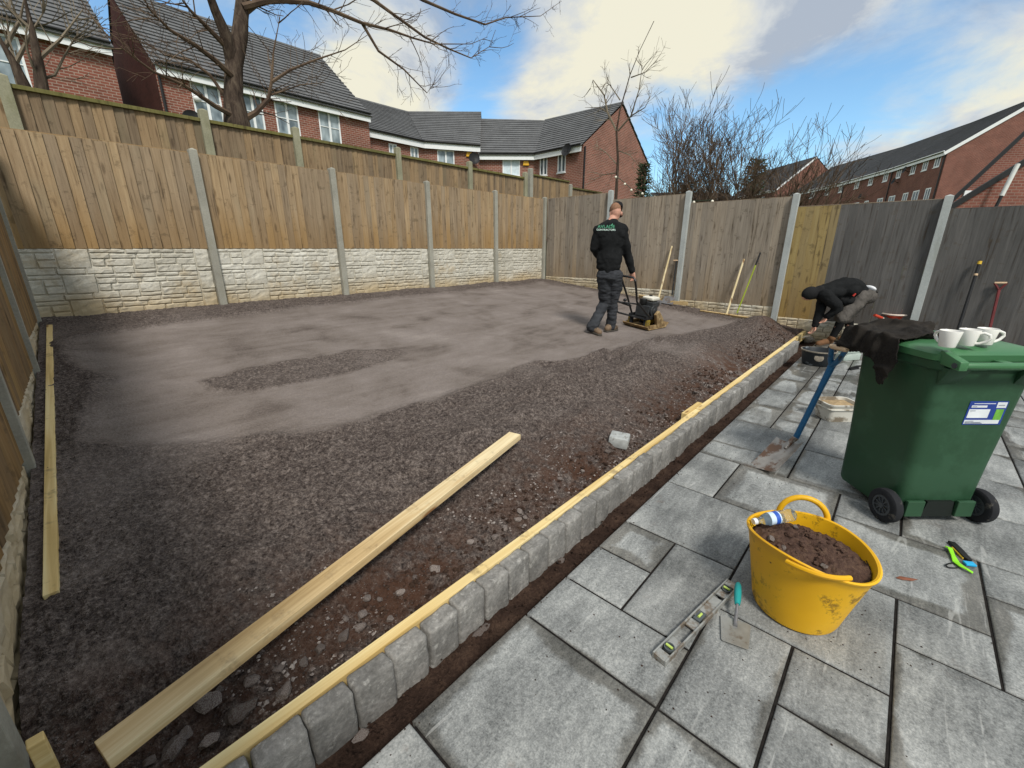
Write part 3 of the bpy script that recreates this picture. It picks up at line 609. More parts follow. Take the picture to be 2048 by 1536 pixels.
# ---------------------------------------------------------------- fences
def boardmesh(name,wd,ht,mat,seed,th=(.014,.006)):
    rr=random.Random(seed); V=[]; n=7
    for i in range(n):
        z=ht*i/(n-1); b=rr.uniform(-.0015,.0015)
        V+= [(-wd/2+b,0,z),(wd/2+b,0,z),(wd/2+b,-th[0],z),(-wd/2+b,-th[1],z)]
    Fc=[(3,2,1,0),tuple(4*(n-1)+i for i in range(4))]
    for i in range(n-1):
        for j in range(4): Fc.append((4*i+j,4*i+(j+1)%4,4*(i+1)+(j+1)%4,4*(i+1)+j))
    m=MB().add(V,Fc); return m.mesh('board',mat)
def postmesh(ht,mat,wd=.095,dp=.1):
    m=MB(); h=ht-.02; w2=wd/2
    V=[(-w2,-dp/2,0),(w2,-dp/2,0),(w2,dp/2,0),(-w2,dp/2,0),(-w2,-dp/2,h),(w2,-dp/2,h),(w2,dp/2,h),(-w2,dp/2,h),(0,-dp/2+.02,ht),(0,dp/2-.02,ht)]
    m.add(V,[(3,2,1,0),(0,1,5,4),(1,2,6,5),(2,3,7,6),(3,0,4,7),(4,5,8),(6,7,9),(5,6,9,8),(7,4,8,9)]); return m.mesh('post',mat,False,.004)
PAT=[(0,.33,.25,.30),(.33,.62,.07,.30),(.62,.95,.25,.30),(.95,1.2,.24,.30),(1.2,1.45,.25,.30),(1.45,1.66,.24,.30),(1.66,1.83,.05,.30),(0,.17,.08,.25),(.17,.33,.17,.25),(.62,.8,.18,.25),(.8,1.05,.18,.24),(1.05,1.3,.18,.24),(1.3,1.66,.18,.24),(.17,.33,.08,.17),(.62,.74,.09,.18),(.74,1.0,.09,.18),(1.0,1.22,.05,.18),(1.22,1.45,.10,.18),(1.45,1.66,.09,.18),(0,.3,0,.08),(.3,.55,0,.07),(.55,.8,0,.09),(.8,1.0,0,.09),(1.0,1.22,0,.05),(1.22,1.5,0,.10),(1.5,1.66,0,.09),(1.66,1.83,0,.05)]
def stonepiece(m,r,seed,dep=.036):
    x0,x1,z0,z1=r; g=.0028; x0+=g;x1-=g;z0+=g;z1-=g; nx=max(4,int((x1-x0)/.05)+3); nz=max(4,int((z1-z0)/.035)+3); V=[];Fc=[]
    rr=random.Random(seed)
    ta=rr.uniform(-1,1); tb=rr.uniform(-.6,.6)
    for i in range(nx):
        for j in range(nz):
            u=i/(nx-1);w_=j/(nz-1); e=i in(0,nx-1) or j in(0,nz-1)
            if i==1:u=min(u,.010/(x1-x0))
            if i==nx-2:u=max(u,1-.010/(x1-x0))
            if j==1:w_=min(w_,.008/(z1-z0))
            if j==nz-2:w_=max(w_,1-.014/(z1-z0))
            n=mnoise.fractal(Vector((x0+u*(x1-x0),z0+w_*(z1-z0),seed*1.7))*16,1.,2.,3)
            d=0. if e else -(dep*.55+dep*.35*n+dep*.25*(ta*(u-.5)+tb*(w_-.5)))
            V.append((x0+u*(x1-x0)+(0 if e else n*.006),d,z0+w_*(z1-z0)))
    for i in range(nx-1):
        for j in range(nz-1): Fc.append((i*nz+j,(i+1)*nz+j,(i+1)*nz+j+1,i*nz+j+1))
    m.add(V,Fc)
STONES=[]
for i,r in enumerate(PAT):
    m=MB(); stonepiece(m,r,i+1); STONES.append(m.mesh('stone','rock_face',False))
m=MB(); [stonepiece(m,r,i+1) for i,r in enumerate(PAT)]; STONEFACE=m.mesh('stone_face','rock_face',False)
m=MB(); m.box((.915,.022,.15),(1.83,.044,.298)); GB=m.mesh('gravel_board','rock_face')
BMESH={}
def fence_bay(par,p0,d,L,zb,zt,zg,mat,nb,single=False,inner=-1,stone=1,rev=False,matfn=None,flatb=False):
    """boards from zb to zt on a bay that starts at p0 and runs along d; rock-faced gravel boards from zg up to zb"""
    d=Vector((d[0],d[1],0)).normalized(); ang=math.atan2(d.y,d.x)
    ht=zt-zb; wd=L/nb
    for i in range(nb):
        mt=matfn(i,nb) if matfn else mat
        k=(round(ht,2),round(wd,3),mt,flatb)
        if k not in BMESH: BMESH[k]=[boardmesh('board',wd*(1.0 if flatb else 1.18),ht,mt,s,(.009,.006) if flatb else (.024,.005)) for s in range(4)]
        c=Vector((p0[0],p0[1],0))+d*(wd*(i+.5)); rr_=random.Random(hash((round(c.x,2),round(c.y,2)))&0xffff)
        tw=.0
        inst('board',BMESH[k][rr_.randrange(4)],T(c.x,c.y,zb+rr_.uniform(-.004,.004))@RZ(ang)@RZ((tw if not flatb else 0)+rr_.uniform(-.012,.012))@T(0,inner*.018+rr_.uniform(-.002,.002),0),par)
    # top rail
    if stone:
        n=int(math.ceil((zb-zg)/.3-1e-6))
        for k in range(n):
            z=zb-.3*(k+1); M=T(p0[0],p0[1],z)@RZ(ang)@Matrix.Diagonal((L/1.83,1,1,1))
            g_=inst('gravel_board',GB,M@T(0,-.022,0) ,par)
            if stone==1:
                for s in STONES: inst('stone',s,M@T(0,-.021,0),g_)
            else:
                o=inst('stone_face',STONEFACE,M@T(0,-.021,0),g_); o['kind']='stuff'
def cap(par,p0,d,L,z,mat='fence_wood',wd=.05,ht=.03,slope=0.):
    d=Vector((d[0],d[1],0)).normalized(); a=Vector((p0[0],p0[1],z)); b=a+d*L; b.z+=slope
    m=MB(); m.box((0,0,0),((b-a).length,wd,ht)); return m.build('capping_rail',mat,par,False,.003,frame((a+b)/2,b-a))
def posts(par,lst,ht,mat,ang,wd=.095):
    for x,y,z0,z1 in lst:
        inst('post',postmesh(z1-z0,mat,wd),T(x,y,z0)@RZ(ang),par)
# long fence A (front face y=7.5)
fa=empty('fence',(4.7,7.5,.5),'long closeboard fence on three courses of white rock-faced gravel boards','fence')
PA=[-.14,1.84,3.76,5.70,7.64,9.50]
for i in range(5):
    a=PA[i]+.05; Lb=PA[i+1]-PA[i]-.1
    fence_bay(fa,(a,7.52),(1,0),Lb,1.54,2.765,.68,'fence_wood',18,stone=1 if i<3 else 2)
    cap(fa,(a,7.52),(1,0),Lb,2.77,'fence_wood',.03,.014)
posts(fa,[(x,7.47,.3,2.82) for x in PA],0,'post_concrete',0)
# fence B at the far end (inner face x=9.5), boards flat, each bay a step lower
fb=empty('fence',(9.5,3,.2),'stepped end fence of flat grey-brown boards whose last bays are painted dark grey','fence')
PB=[7.42,5.50,3.69,1.77,-.20,-2.15,-4.1]
TOPB=[2.77,2.61,2.42,2.245,2.10,1.98]
def paint(i,n): return 'fence_wood_tan' if i<5 else 'fence_paint'
for i in range(6):
    L_=PB[i]-PB[i+1]-.1; zt=TOPB[i]; zb=zt-1.95
    mf=None; mt='fence_wood_grey'
    if i==3: mf=paint
    if i>3: mt='fence_paint'
    fence_bay(fb,(9.52,PB[i]-.05),(0,-1),L_,zb,zt,zb-.58 if i>0 else zb-.28,mt,15,stone=2,matfn=mf,flatb=True,inner=-1)
    cap(fb,(9.52,PB[i]-.05),(0,-1),L_,zt+.006,mt,.03,.012)
posts(fb,[(9.47,PB[i],-.2,(TOPB[max(0,i-1)]+.06)) for i in range(1,7)],0,'post_concrete_light',R(90),.10)
# side fence C on the left, seen at a grazing angle
fc=empty('fence',(-.3,4,.2),'brown side fence with white rock-faced base running towards the corner','fence')
pc=[1.62,3.53,5.40,7.30]; PCV=[-.3]+pc
dv=Vector((.053,1,0)).normalized()
for i in range(4):
    v0,v1=PCV[i]+.05,PCV[i+1]-.05; zb=[.72,.80,.93,1.08][i]-.03
    zb=sandz((v0+v1)/2)+[.22,.15,.13,.12][i]
    Lc=(v1-v0)*math.hypot(1,.053)
    fence_bay(fc,(FC(v0)-.045,v0),(.053,1),Lc,zb,zb+1.83,zb-.58,'fence_wood_side',17,stone=2,inner=-1)
    cap(fc,(FC(v0)-.045,v0),(.053,1),Lc,zb+1.84,'fence_wood_side',.04,.02)
posts(fc,[(FC(v)-.02,v,-.1,sandz(v)+2.0) for v in pc],0,'post_concrete',R(90))
# higher garden fence behind the long fence
fd=empty('fence',(5,8.05,1.6),'older mossy fence with green capping rail standing above and behind the long fence','fence')
PD=[-3.6,-1.65,.285,2.21,3.50,5.47,7.40,9.38]
for i in range(len(PD)-1):
    a=PD[i]+.05; Lb=PD[i+1]-PD[i]-.1
    fence_bay(fd,(a,8.1),(1,0),Lb,1.72,3.30,1.6,'fence_wood_back',int(round(Lb/.105)),stone=0)
    cap(fd,(a,8.06),(1,0),Lb,3.31,'capping',.07,.045)
posts(fd,[(x,8.05,1.3,3.42 if i<3 else 3.46) for i,x in enumerate(PD)],0,'post_concrete_moss',0,.11)
fe=empty('fence',(12,8.05,1.6),'lower mossy fence continuing past the corner towards the gable-end house','fence')
PE=[9.60,11.45,13.3,15.1,17.0]; TE=[3.42,3.27,3.08,2.92]
for i in range(4):
    a=PE[i]+.05; Lb=PE[i+1]-PE[i]-.1
    fence_bay(fe,(a,8.1),(1,0),Lb,TE[i]-1.6,TE[i],1.6,'fence_wood_back',16,stone=0)
    cap(fe,(a,8.06),(1,0),Lb,TE[i]+.01,'capping',.06,.04)
posts(fe,[(x,8.05,1.0,(TE[max(0,min(3,i))]+(.16 if i==0 else .1))) for i,x in enumerate(PE)],0,'post_concrete',0,.12)
# ---------------------------------------------------------------- houses
def meshuv(name,V,Fc,UV,mat):
    me=bpy.data.meshes.new(name); me.from_pydata(V,[],Fc); at=me.attributes.new('wuv','FLOAT_VECTOR','POINT')
    at.data.foreach_set('vector',np.array(UV,np.float32).ravel()); me.materials.append(MATS[mat]); return me
class Wall:
    def __init__(s): s.V=[];s.F=[];s.U=[]
    def quad(s,pts,uvs):
        b=len(s.V); s.V+=[tuple(p) for p in pts]; s.U+=[(u[0],u[1],0) for u in uvs]; s.F.append(tuple(range(b,b+len(pts))))
    def facade(s,a,b,z0,z1,holes,nrm,dep=.1):
        """wall from a to b (xy) with rectangular holes (s0,s1,za,zb) and their reveals"""
        a=Vector((a[0],a[1]));b=Vector((b[0],b[1])); L_=(b-a).length; d=(b-a)/L_
        P=lambda u,z,o=0.:(a.x+d.x*u-nrm[0]*o,a.y+d.y*u-nrm[1]*o,z)
        us_=sorted({0,L_,*[h[0] for h in holes],*[h[1] for h in holes]}); zs=sorted({z0,z1,*[h[2] for h in holes],*[h[3] for h in holes]})
        for i in range(len(us_)-1):
            for j in range(len(zs)-1):
                u=(us_[i]+us_[i+1])/2; z=(zs[j]+zs[j+1])/2
                if any(h[0]<u<h[1] and h[2]<z<h[3] for h in holes): continue
                q=[(us_[i],zs[j]),(us_[i+1],zs[j]),(us_[i+1],zs[j+1]),(us_[i],zs[j+1])]; s.quad([P(*k) for k in q],q)
        for u0,u1,za,zb in holes:
            for (p,q) in (((u0,za),(u1,za)),((u1,za),(u1,zb)),((u1,zb),(u0,zb)),((u0,zb),(u0,za))):
                s.quad([P(*p),P(*q),P(*q,dep),P(*p,dep)],[p,q,q,p])
        return P
def roofcourses(m,a,b,ra,rb,step=.27,over=.0,lift=.05):
    a,b,ra,rb=map(Vector,(a,b,ra,rb)); ln=((ra-a).length+(rb-b).length)/2; n=max(4,int(ln/step)); nr=(b-a).cross(ra-a).normalized()
    if nr.z<0: nr=-nr
    prev=None
    for k in range(n):
        t0,t1=k/n,(k+1)/n; p0=a.lerp(ra,t0);q0=b.lerp(rb,t0);p1=a.lerp(ra,t1);q1=b.lerp(rb,t1); o=nr*lift
        m.add([p0,q0,q0+o,p0+o],[(0,1,2,3)]); m.add([p0+o,q0+o,q1+o*.15,p1+o*.15],[(0,1,2,3)])
def window(par,P,h,nrm,cols=2,glass='window_glass',sill=True,transom=False):
    u0,u1,za,zb=h; fw=.06 if par.get('group')!='houses of the curved terrace' else .11; de=.05
    m=MB()
    def bar(ua,ub,zc,zd,o0=.0,o1=.07):
        v=[P(ua,zc,o1),P(ub,zc,o1),P(ub,zc,o0),P(ua,zc,o0),P(ua,zd,o1),P(ub,zd,o1),P(ub,zd,o0),P(ua,zd,o0)]; m.hexa(v)
    bar(u0,u0+fw,za,zb);bar(u1-fw,u1,za,zb);bar(u0+fw,u1-fw,za,za+fw);bar(u0+fw,u1-fw,zb-fw,zb)
    cells=[(u0+fw,u1-fw)]
    if cols==2: mid=(u0+u1)/2; bar(mid-.045,mid+.045,za+fw,zb-fw); cells=[(u0+fw,mid-.045),(mid+.045,u1-fw)]
    if transom:
        for c in cells: bar(c[0],c[1],za+(zb-za)*.52,za+(zb-za)*.52+.03,.01,.06)
    f=m.build('window','white_upvc',par)
    for c in cells:
        g_=MB(); g_.hexa([P(c[0],za+fw,.055),P(c[1],za+fw,.055),P(c[1],za+fw,.035),P(c[0],za+fw,.035),P(c[0],zb-fw,.055),P(c[1],zb-fw,.055),P(c[1],zb-fw,.035),P(c[0],zb-fw,.035)]); g_.build('pane',glass,f)
    if sill:
        g_=MB(); v=[P(u0-.04,za-.06,.02),P(u1+.04,za-.06,.02),P(u1+.04,za-.06,-.05),P(u0-.04,za-.06,-.05),P(u0-.04,za-.002,.02),P(u1+.04,za-.002,.02),P(u1+.04,za-.002,-.05),P(u0-.04,za-.002,-.05)]; g_.hexa(v); g_.build('sill','white_upvc',f)
def house(label,a,b,ra,rb,za,zr,zb,wins,group=None,brickm='brick_orange',roof='roof_tile',gl=None,gr=None,depth=None,step=.27,gable_l=True,gable_r=True,barge=False,hip=0):
    """front eaves a-b (xy), ridge ra-rb (xy); ridge to rear eaves mirrored"""
    a,b,ra,rb=[Vector((q[0],q[1])) for q in (a,b,ra,rb)]
    h=empty('house',((a.x+b.x)/2,(a.y+b.y)/2,zb),label,'house',group)
    d=(b-a).normalized(); nrm=Vector((d.y,-d.x)); 
    if nrm.dot(-((a+b)/2))<0: nrm=-nrm
    w_=Wall(); holes=[]
    for q in wins: holes.append(q[:4])
    P=w_.facade(a,b,zb,za,holes,nrm)
    ba,bb=ra*2-a,rb*2-b
    for (p,q,r,fl) in ((a,ba,ra,gable_l),(b,bb,rb,gable_r)):
        Lg=(q-p).length
        w_.quad([(p.x,p.y,zb),(q.x,q.y,zb),(q.x,q.y,za),(p.x,p.y,za)],[(0,zb),(Lg,zb),(Lg,za),(0,za)])
        if fl: w_.quad([(p.x,p.y,za),(q.x,q.y,za),(r.x,r.y,zr-.05)],[(0,za),(Lg,za),(Lg/2,zr-.05)])
    w_.quad([(ba.x,ba.y,zb),(bb.x,bb.y,zb),(bb.x,bb.y,za),(ba.x,ba.y,za)],[(0,zb),((bb-ba).length,zb),((bb-ba).length,za),(0,za)])
    me=meshuv('wall',w_.V,w_.F,w_.U,brickm); inst('wall',me,I4,h)
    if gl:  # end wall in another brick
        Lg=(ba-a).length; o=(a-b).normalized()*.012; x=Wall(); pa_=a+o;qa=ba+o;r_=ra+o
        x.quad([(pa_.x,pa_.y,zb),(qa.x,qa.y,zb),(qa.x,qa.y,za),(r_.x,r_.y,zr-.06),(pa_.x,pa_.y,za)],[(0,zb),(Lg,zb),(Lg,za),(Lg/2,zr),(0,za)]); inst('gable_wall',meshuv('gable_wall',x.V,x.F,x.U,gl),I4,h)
    # roof
    ov=.28; sl=(zr-za)/((ra-a).length); m=MB()
    def e3(p,r,z,t=ov):
        dd=(r-p).normalized(); q=p-dd*t; return Vector((q.x,q.y,za-sl*t+.06))
    el=(-d*.06 if gable_l else Vector((0,0))); er=(d*.06 if gable_r else Vector((0,0)))
    R3=lambda r:Vector((r.x,r.y,zr+.06))
    roofcourses(m,e3(a+el,ra+el,za),e3(b+er,rb+er,za),R3(ra+el),R3(rb+er),step)
    roofcourses(m,e3(bb+er,rb+er,za),e3(ba+el,ra+el,za),R3(rb+er),R3(ra+el),.6)
    r_=m.build('roof',roof,h)
    m=MB(); m.tube([R3(ra+el),R3(rb+er)],.09,6); m.build('ridge_tiles',roof,r_)
    if barge:
        for p,r in ((b+d*.09,rb+d*.09),):
            m=MB(); m.beam(e3(p,r,za)+Vector((0,0,-.12)),R3(r)+Vector((0,0,-.12)),.04,.26); m.build('bargeboard','white_upvc',h)
    # fascia and gutter
    A=Vector((a.x,a.y,0))+Vector((nrm.x,nrm.y,0))*.2; B=Vector((b.x,b.y,0))+Vector((nrm.x,nrm.y,0))*.2
    m=MB(); up=Vector((0,0,za-.20)); m.beam(A+up,B+up,.03,.34); m.build('fascia','white_upvc',h)
    g0=A+Vector((nrm.x,nrm.y,0))*.08; g1=B+Vector((nrm.x,nrm.y,0))*.08; z=Vector((0,0,za-.02))
    m=MB(); m.tube([g0+z,g1+z],.05,6); m.build('gutter','white_upvc' if brickm=='brick_red' else 'gutter',h)
    for q in wins:
        window(h,P,q[:4],nrm,*(q[4:]))
    return h,P,nrm
def pxwin(a,b,l,r,top,bot,minh=None):
    """window rectangle on the wall a-b from photograph pixels"""
    a3=Vector((a[0],a[1],0)); d=Vector((b[0]-a[0],b[1]-a[1],0)).normalized(); n=Vector((d.y,-d.x,0))
    q0=onplane(l[0],l[1],a3,n); q1=onplane(r[0],r[1],a3,n); zt=(onplane(l[0],top,a3,n).z); 
    u0=(q0-a3).dot(d); u1=(q1-a3).dot(d); zb_=onplane(l[0],bot,a3,n).z
    return [u0,u1,zb_,zt]
VH=21.
# row on the left
za=7.72
wh=[]
for l,r_ in ((385,440),(482,521),(546,591),(632,673)):
    u0=onV(l,195,VH).x-4.55; u1=onV(r_,205,VH).x-4.55; wh.append((u0,u1+.05,za-1.62,za-.28,2,'window_glass',True,True))
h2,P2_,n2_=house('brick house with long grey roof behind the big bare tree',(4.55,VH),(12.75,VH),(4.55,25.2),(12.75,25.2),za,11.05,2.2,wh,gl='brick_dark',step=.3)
part(h2,'downpipe','gutter',lambda m:m.tube([(4.62,VH-.06,2.5),(4.62,VH-.06,7.5)],.045,6))
def dish(par,P,u,z,nrm,mat='hub_grey'):
    c=Vector(P(u,z,-.35)); M=frame(c,(-nrm[1],nrm[0],0)); m=MB(); n3=Vector((nrm[0],nrm[1],.3)).normalized()
    M=n3.to_track_quat('Z','Y').to_matrix().to_4x4(); M.translation=c
    m.lathe([(0.001,0),(.12,.015),(.24,.06),(.33,.12),(.33,.13),(.24,.07),(.001,.012)],16,M,capb=False); m.tube([c,Vector(P(u,z-.2,0.))],.025,6); m.tube([c,c+n3*.3+Vector((0,0,-.15))],.015,5)
    m.build('satellite_dish',mat,par,True)
def alarm(par,P,u,z):
    m=MB(); m.hexa([P(u-.19,z-.13,0),P(u+.19,z-.13,0),P(u+.19,z-.13,-.09),P(u-.19,z-.13,-.09),P(u-.15,z+.13,0),P(u+.15,z+.13,0),P(u+.15,z+.13,-.08),P(u-.15,z+.13,-.08)]); m.build('alarm_box','alarm_yellow',par,False,.03)
dish(h2,P2_,.75,6.0,n2_,'gutter')
m=MB(); m.ball(P2_(1.1,6.85,-.1),(.15,.09,.12),10,6); m.build('lamp','white_upvc',h2,True)
wl=[]
u=lambda px,py:onV(px,py,VH).x+9.
wl=[(u(20,60),u(45,120)+.25,6.05,7.55,1,'window_glass',True,True),(u(62,90)+.35,u(110,170)+.25,6.05,7.55,1,'window_glass',True,True),(3.,4.,6.1,7.5,2)]
wl=[(9.05,10.35,6.0,7.5,2,'window_glass',True,True),(3.,4.2,6.1,7.5,2),(6.2,7.4,6.1,7.5,2)]
house('brick house with grey roof beside the gap, next to the side fence corner',(-9,VH),(3.45,VH),(-9,25.2),(3.45,25.2),za+.2,11.3,2.2,wl,step=.3)
# crescent of four houses
E_=[(12.9,21.9),(16.62,21.92),(19.5,20.3),(21.8,17.9),(21.65,14.45)]
Rg=[(12.9,26.35),(18.94,26.35),(22.15,22.9),(25.3,20.0),(25.5,14.45)]
ez=7.3; rz=9.9
def W4(a,b,rects,glass='window_glass'):
    return [tuple(pxwin(a,b,(l,t),(r,t),t,bt))+(2,glass,True,False) for l,r,t,bt in rects]
w1=W4(E_[0],E_[1],[(777,793,286,318),(820,836,292,318)])
h_s1,P1_,n1_=house('small terraced brick house tucked behind the long-roofed house',E_[0],E_[1],Rg[0],Rg[1],ez,rz,1.8,w1,gable_r=False,step=.3)
w2=W4(E_[1],E_[2],[(874,908,299,330)])
h_s2,P_s2,n_s2=house('terraced brick house with one window, black dish and yellow alarm box',E_[1],E_[2],Rg[1],Rg[2],ez,rz,1.6,w2,gable_l=False,step=.3)
x_=pxwin(E_[1],E_[2],(933,307),(945,307),300,314); alarm(h_s2,P_s2,x_[0]+.15,(x_[2]+x_[3])/2-.05); x_=pxwin(E_[1],E_[2],(948,312),(958,312),305,322); dish(h_s2,P_s2,x_[0]-.1,(x_[2]+x_[3])/2-.2,n_s2,'gutter')
w3=W4(E_[2],E_[3],[(1005,1040,312,352)],'blind_white')
h_s3,P_s3,n_s3=house('terraced brick house with a white blind and yellow alarm box',E_[2],E_[3],Rg[2],Rg[3],ez-.4,rz-.4,1.4,w3,gable_r=False,step=.3)
x_=pxwin(E_[2],E_[3],(1052,325),(1060,325),318,332); alarm(h_s3,P_s3,x_[0],(x_[2]+x_[3])/2-.05)
w4=W4(E_[3],E_[4],[(1080,1095,311,352),(1116,1132,304,346)],'window_glass_dark')
h_s4,P_s4,n_s4=house('end terrace brick house with tall plain gable wall',E_[3],E_[4],Rg[3],Rg[4],ez-.4,rz-.35,1.2,w4,gable_l=False,step=.3)
x_=pxwin(E_[3],E_[4],(1143,300),(1155,300),295,312); dish(h_s4,P_s4,x_[0],(x_[2]+x_[3])/2,n_s4,'gutter')
part(h_s4,'downpipe','gutter',lambda m:m.tube([(21.72,14.38,1.5),(21.72,14.38,6.8)],.05,6))
# long curved three-storey terrace on the right
TP=[(61.87,12.27),(53.6,6.25),(47.1,2.55),(41.2,-.2)]
TN=[]
TR=[(64.2,9.0),(56.2,2.85),(49.2,-1.1),(43.0,-3.95)]
topw=[(1594,1602),(1619,1628),(1649,1658),(1676,1685),(1708,1716),(1735,1743),(1764,1773),(1790,1799),(1818,1826),(1842,1850),(1866,1872),(1885,1891)]
topy=[(389,405),(385,402),(380,398),(375,394),(368,388),(363,383),(356,377),(349,370),(342,364),(332,356),(325,348),(315,339)]
loww=[(1700,1713),(1724,1732),(1749,1760),(1772,1784),(1800,1810),(1820,1832),(1845,1855),(1862,1871)]
lowy=[(417,440),(415,437),(411,434),(407,430),(401,424),(396,420),(391,414),(385,408)]
KS=1.4; TP=[(x*KS,y*KS) for x,y in TP]; TR=[(x*KS,y*KS) for x,y in TR]
labs=['far end house of the long red curved terrace','middle house of the long red curved terrace between two downpipes','near end house of the long red curved terrace with white-edged gable']
for i in range(3):
    a,b=TP[i],TP[i+1]; ws=[]; a3=Vector((a[0],a[1],0)); d=Vector((b[0]-a[0],b[1]-a[1],0)); Lh=d.length
    for (l,r_),(t,bt) in list(zip(topw,topy))+list(zip(loww,lowy)):
        q=pxwin(a,b,(l,(t+bt)/2),(r_,(t+bt)/2),t,bt)
        if .15<q[0] and q[1]<Lh-.12:
            if (l,r_) in topw: q[3]=9.72; q[2]=8.72
            else: q[3]=7.0; q[2]=5.8
            q[1]=max(q[1],q[0]+.9); ws.append(tuple(q)+(2,'window_glass_dark',True,False))
    hh_,PP,nn=house(labs[i],a,b,TR[i],TR[i+1],1.54+5.96*KS,1.54+8.76*KS,-.6,ws,'houses of the curved terrace','brick_red','roof_tile_dark',gable_l=(i==0),gable_r=(i==2),barge=(i==2),step=.35)
    m=MB(); m.tube([PP(Lh-.1,-.5,-.1),PP(Lh-.1,9.6,-.1)],.055,6); m.build('downpipe','gutter',hh_)
    for (px,py) in [(1683,399),(1731,393),(1800,362),(1822,340)]:
        q=pxwin(a,b,(px-3,py),(px+3,py),py-3,py+3)
        if .5<q[0]<Lh-.5: dish(hh_,PP,q[0],(q[2]+q[3])/2,nn,'gutter')
# lower brick building with sloping verge, and garage with a white flue, at the right edge
def gablehouse(label,p0,p1,zb,ze,zr,depth,brickm,peak=.5,name='house',cat='house',turn=-5):
    """gable wall p0-p1 facing the camera"""
    a=Vector((p0[0],p0[1]));b=Vector((p1[0],p1[1])); d=(b-a).normalized(); n=Vector((-d.y,d.x)); 
    n=a.normalized(); t_=R(turn); n=Vector((n.x*math.cos(t_)-n.y*math.sin(t_),n.x*math.sin(t_)+n.y*math.cos(t_)))
    h=empty(name,((a.x+b.x)/2,(a.y+b.y)/2,zb),label,cat); L_=(b-a).length; x=Wall(); r=a.lerp(b,peak)
    x.quad([(a.x,a.y,zb),(b.x,b.y,zb),(b.x,b.y,ze),(r.x,r.y,zr),(a.x,a.y,ze)],[(0,zb),(L_,zb),(L_,ze),(L_*peak,zr),(0,ze)])
    for p in (a,b):
        q=p+n*depth; x.quad([(p.x,p.y,zb),(q.x,q.y,zb),(q.x,q.y,ze),(p.x,p.y,ze)],[(0,zb),(depth,zb),(depth,ze),(0,ze)])
    inst('wall',meshuv('wall',x.V,x.F,x.U,brickm),I4,h)
    m=MB()
    for p,s in ((a,-1),(b,1)):
        o=d*s*.15; dz=(zr-ze)/((r-p).length)*.15
        e0=Vector((p.x+o.x-n.x*.1,p.y+o.y-n.y*.1,ze-dz+.05)); e1=e0+Vector((n.x,n.y,0))*(depth+.1); r0=Vector((r.x-n.x*.1,r.y-n.y*.1,zr+.05)); r1=r0+Vector((n.x,n.y,0))*(depth+.1)
        roofcourses(m,e0,e1,r0,r1,.3)
    m.build('roof','roof_tile_dark',h)
    for p,s in ((a,-1),(b,1)):
        o=d*s*.15; dz=(zr-ze)/((r-p).length)*.15
        m=MB(); m.beam(Vector((p.x+o.x-n.x*.1,p.y+o.y-n.y*.1,ze-dz)),Vector((r.x-n.x*.1,r.y-n.y*.1,zr)),.05,.16); m.build('verge','gutter',h)
    return h
q0=atD(1908,398,20.); q1=atD(2048,268,20.)
dx=Vector((RT[0],RT[1])); p0=Vector((q0.x,q0.y)); wL=2*1.25*(Vector((q1.x,q1.y))-p0).length
gz=gablehouse('red brick house gable with dark sloping verge beyond the painted fence',p0,p0+dx*wL,-.5,q0.z,q0.z+(q1.z-q0.z)*1.25,7,'brick_red')
p0w=atD(1935,400,20.-.03)
part(gz,'window','white_upvc',lambda m:(m.box((0,0,0),(.5,.06,.95),frame(p0w+Vector((0,0,-.1)),RT))))
q0=atD(1905,413,14.); q1=atD(2048,325,14.); p0=Vector((q0.x,q0.y)); wL=2*1.3*(Vector((q1.x,q1.y))-p0).length
gg=gablehouse('low dark red brick garage with sloping verge and white flue, behind painted fence',p0,p0+dx*wL,-.5,q0.z,q0.z+(q1.z-q0.z)*1.3,5,'brick_red',name='garage',cat='garage')
fa0=atD(2003,392,13.6); fb0=atD(2036,328,13.6)
part(gg,'flue','white_render',lambda m:m.tube([fa0,fb0],[.055,.055],12),True)
part(gg,'flue_base','gutter',lambda m:(m.tube([fa0+(fa0-fb0)*.4,fa0],.04,8),m.tube([fa0+(fa0-fb0)*.4,fa0+(fa0-fb0)*.4-Vector((0,0,1))],.04,8)),True)
# small distant gable house between shrubs and the terrace
q0=atD(1500,420,42.)
ra_=[(50.5,13.9),(46.5,10.1)]
house('distant brick house with white-edged gable seen through bare shrubs',*[(x*2.05,y*2.05) for x,y in ((50.8,15.4),(45.6,10.2),(53.0,13.2),(47.8,8.0))],11.6,16.9,-.5,[(5.,6.5,8.8,10.8,2,'window_glass'),(10.5,12,8.8,10.8,2,'window_glass')],None,'brick_red','roof_tile_dark',barge=True,step=.35)
# shed with felt roof behind the end fence
sh=empty('shed',(13.6,5.6,0),'low grey shingle-roofed shed behind the end fence shrubs','shed')
sa=atD(1330,398,12.5); sb=atD(1505,398,12.5)
part(sh,'wall','fence_wood_grey',lambda m:m.beam(Vector((sa.x,sa.y,1.1))+Vector(HD)*.6,Vector((sb.x,sb.y,1.1))+Vector(HD)*.6,1.1,2.9))
def sroof(m):
    o=Vector(HD)*1.5; roofcourses(m,(sa.x,sa.y,2.55),(sb.x,sb.y,2.55),Vector((sa.x,sa.y,3.15))+o,Vector((sb.x,sb.y,3.15))+o,.14,lift=.02)
part(sh,'roof','roof_tile',sroof)
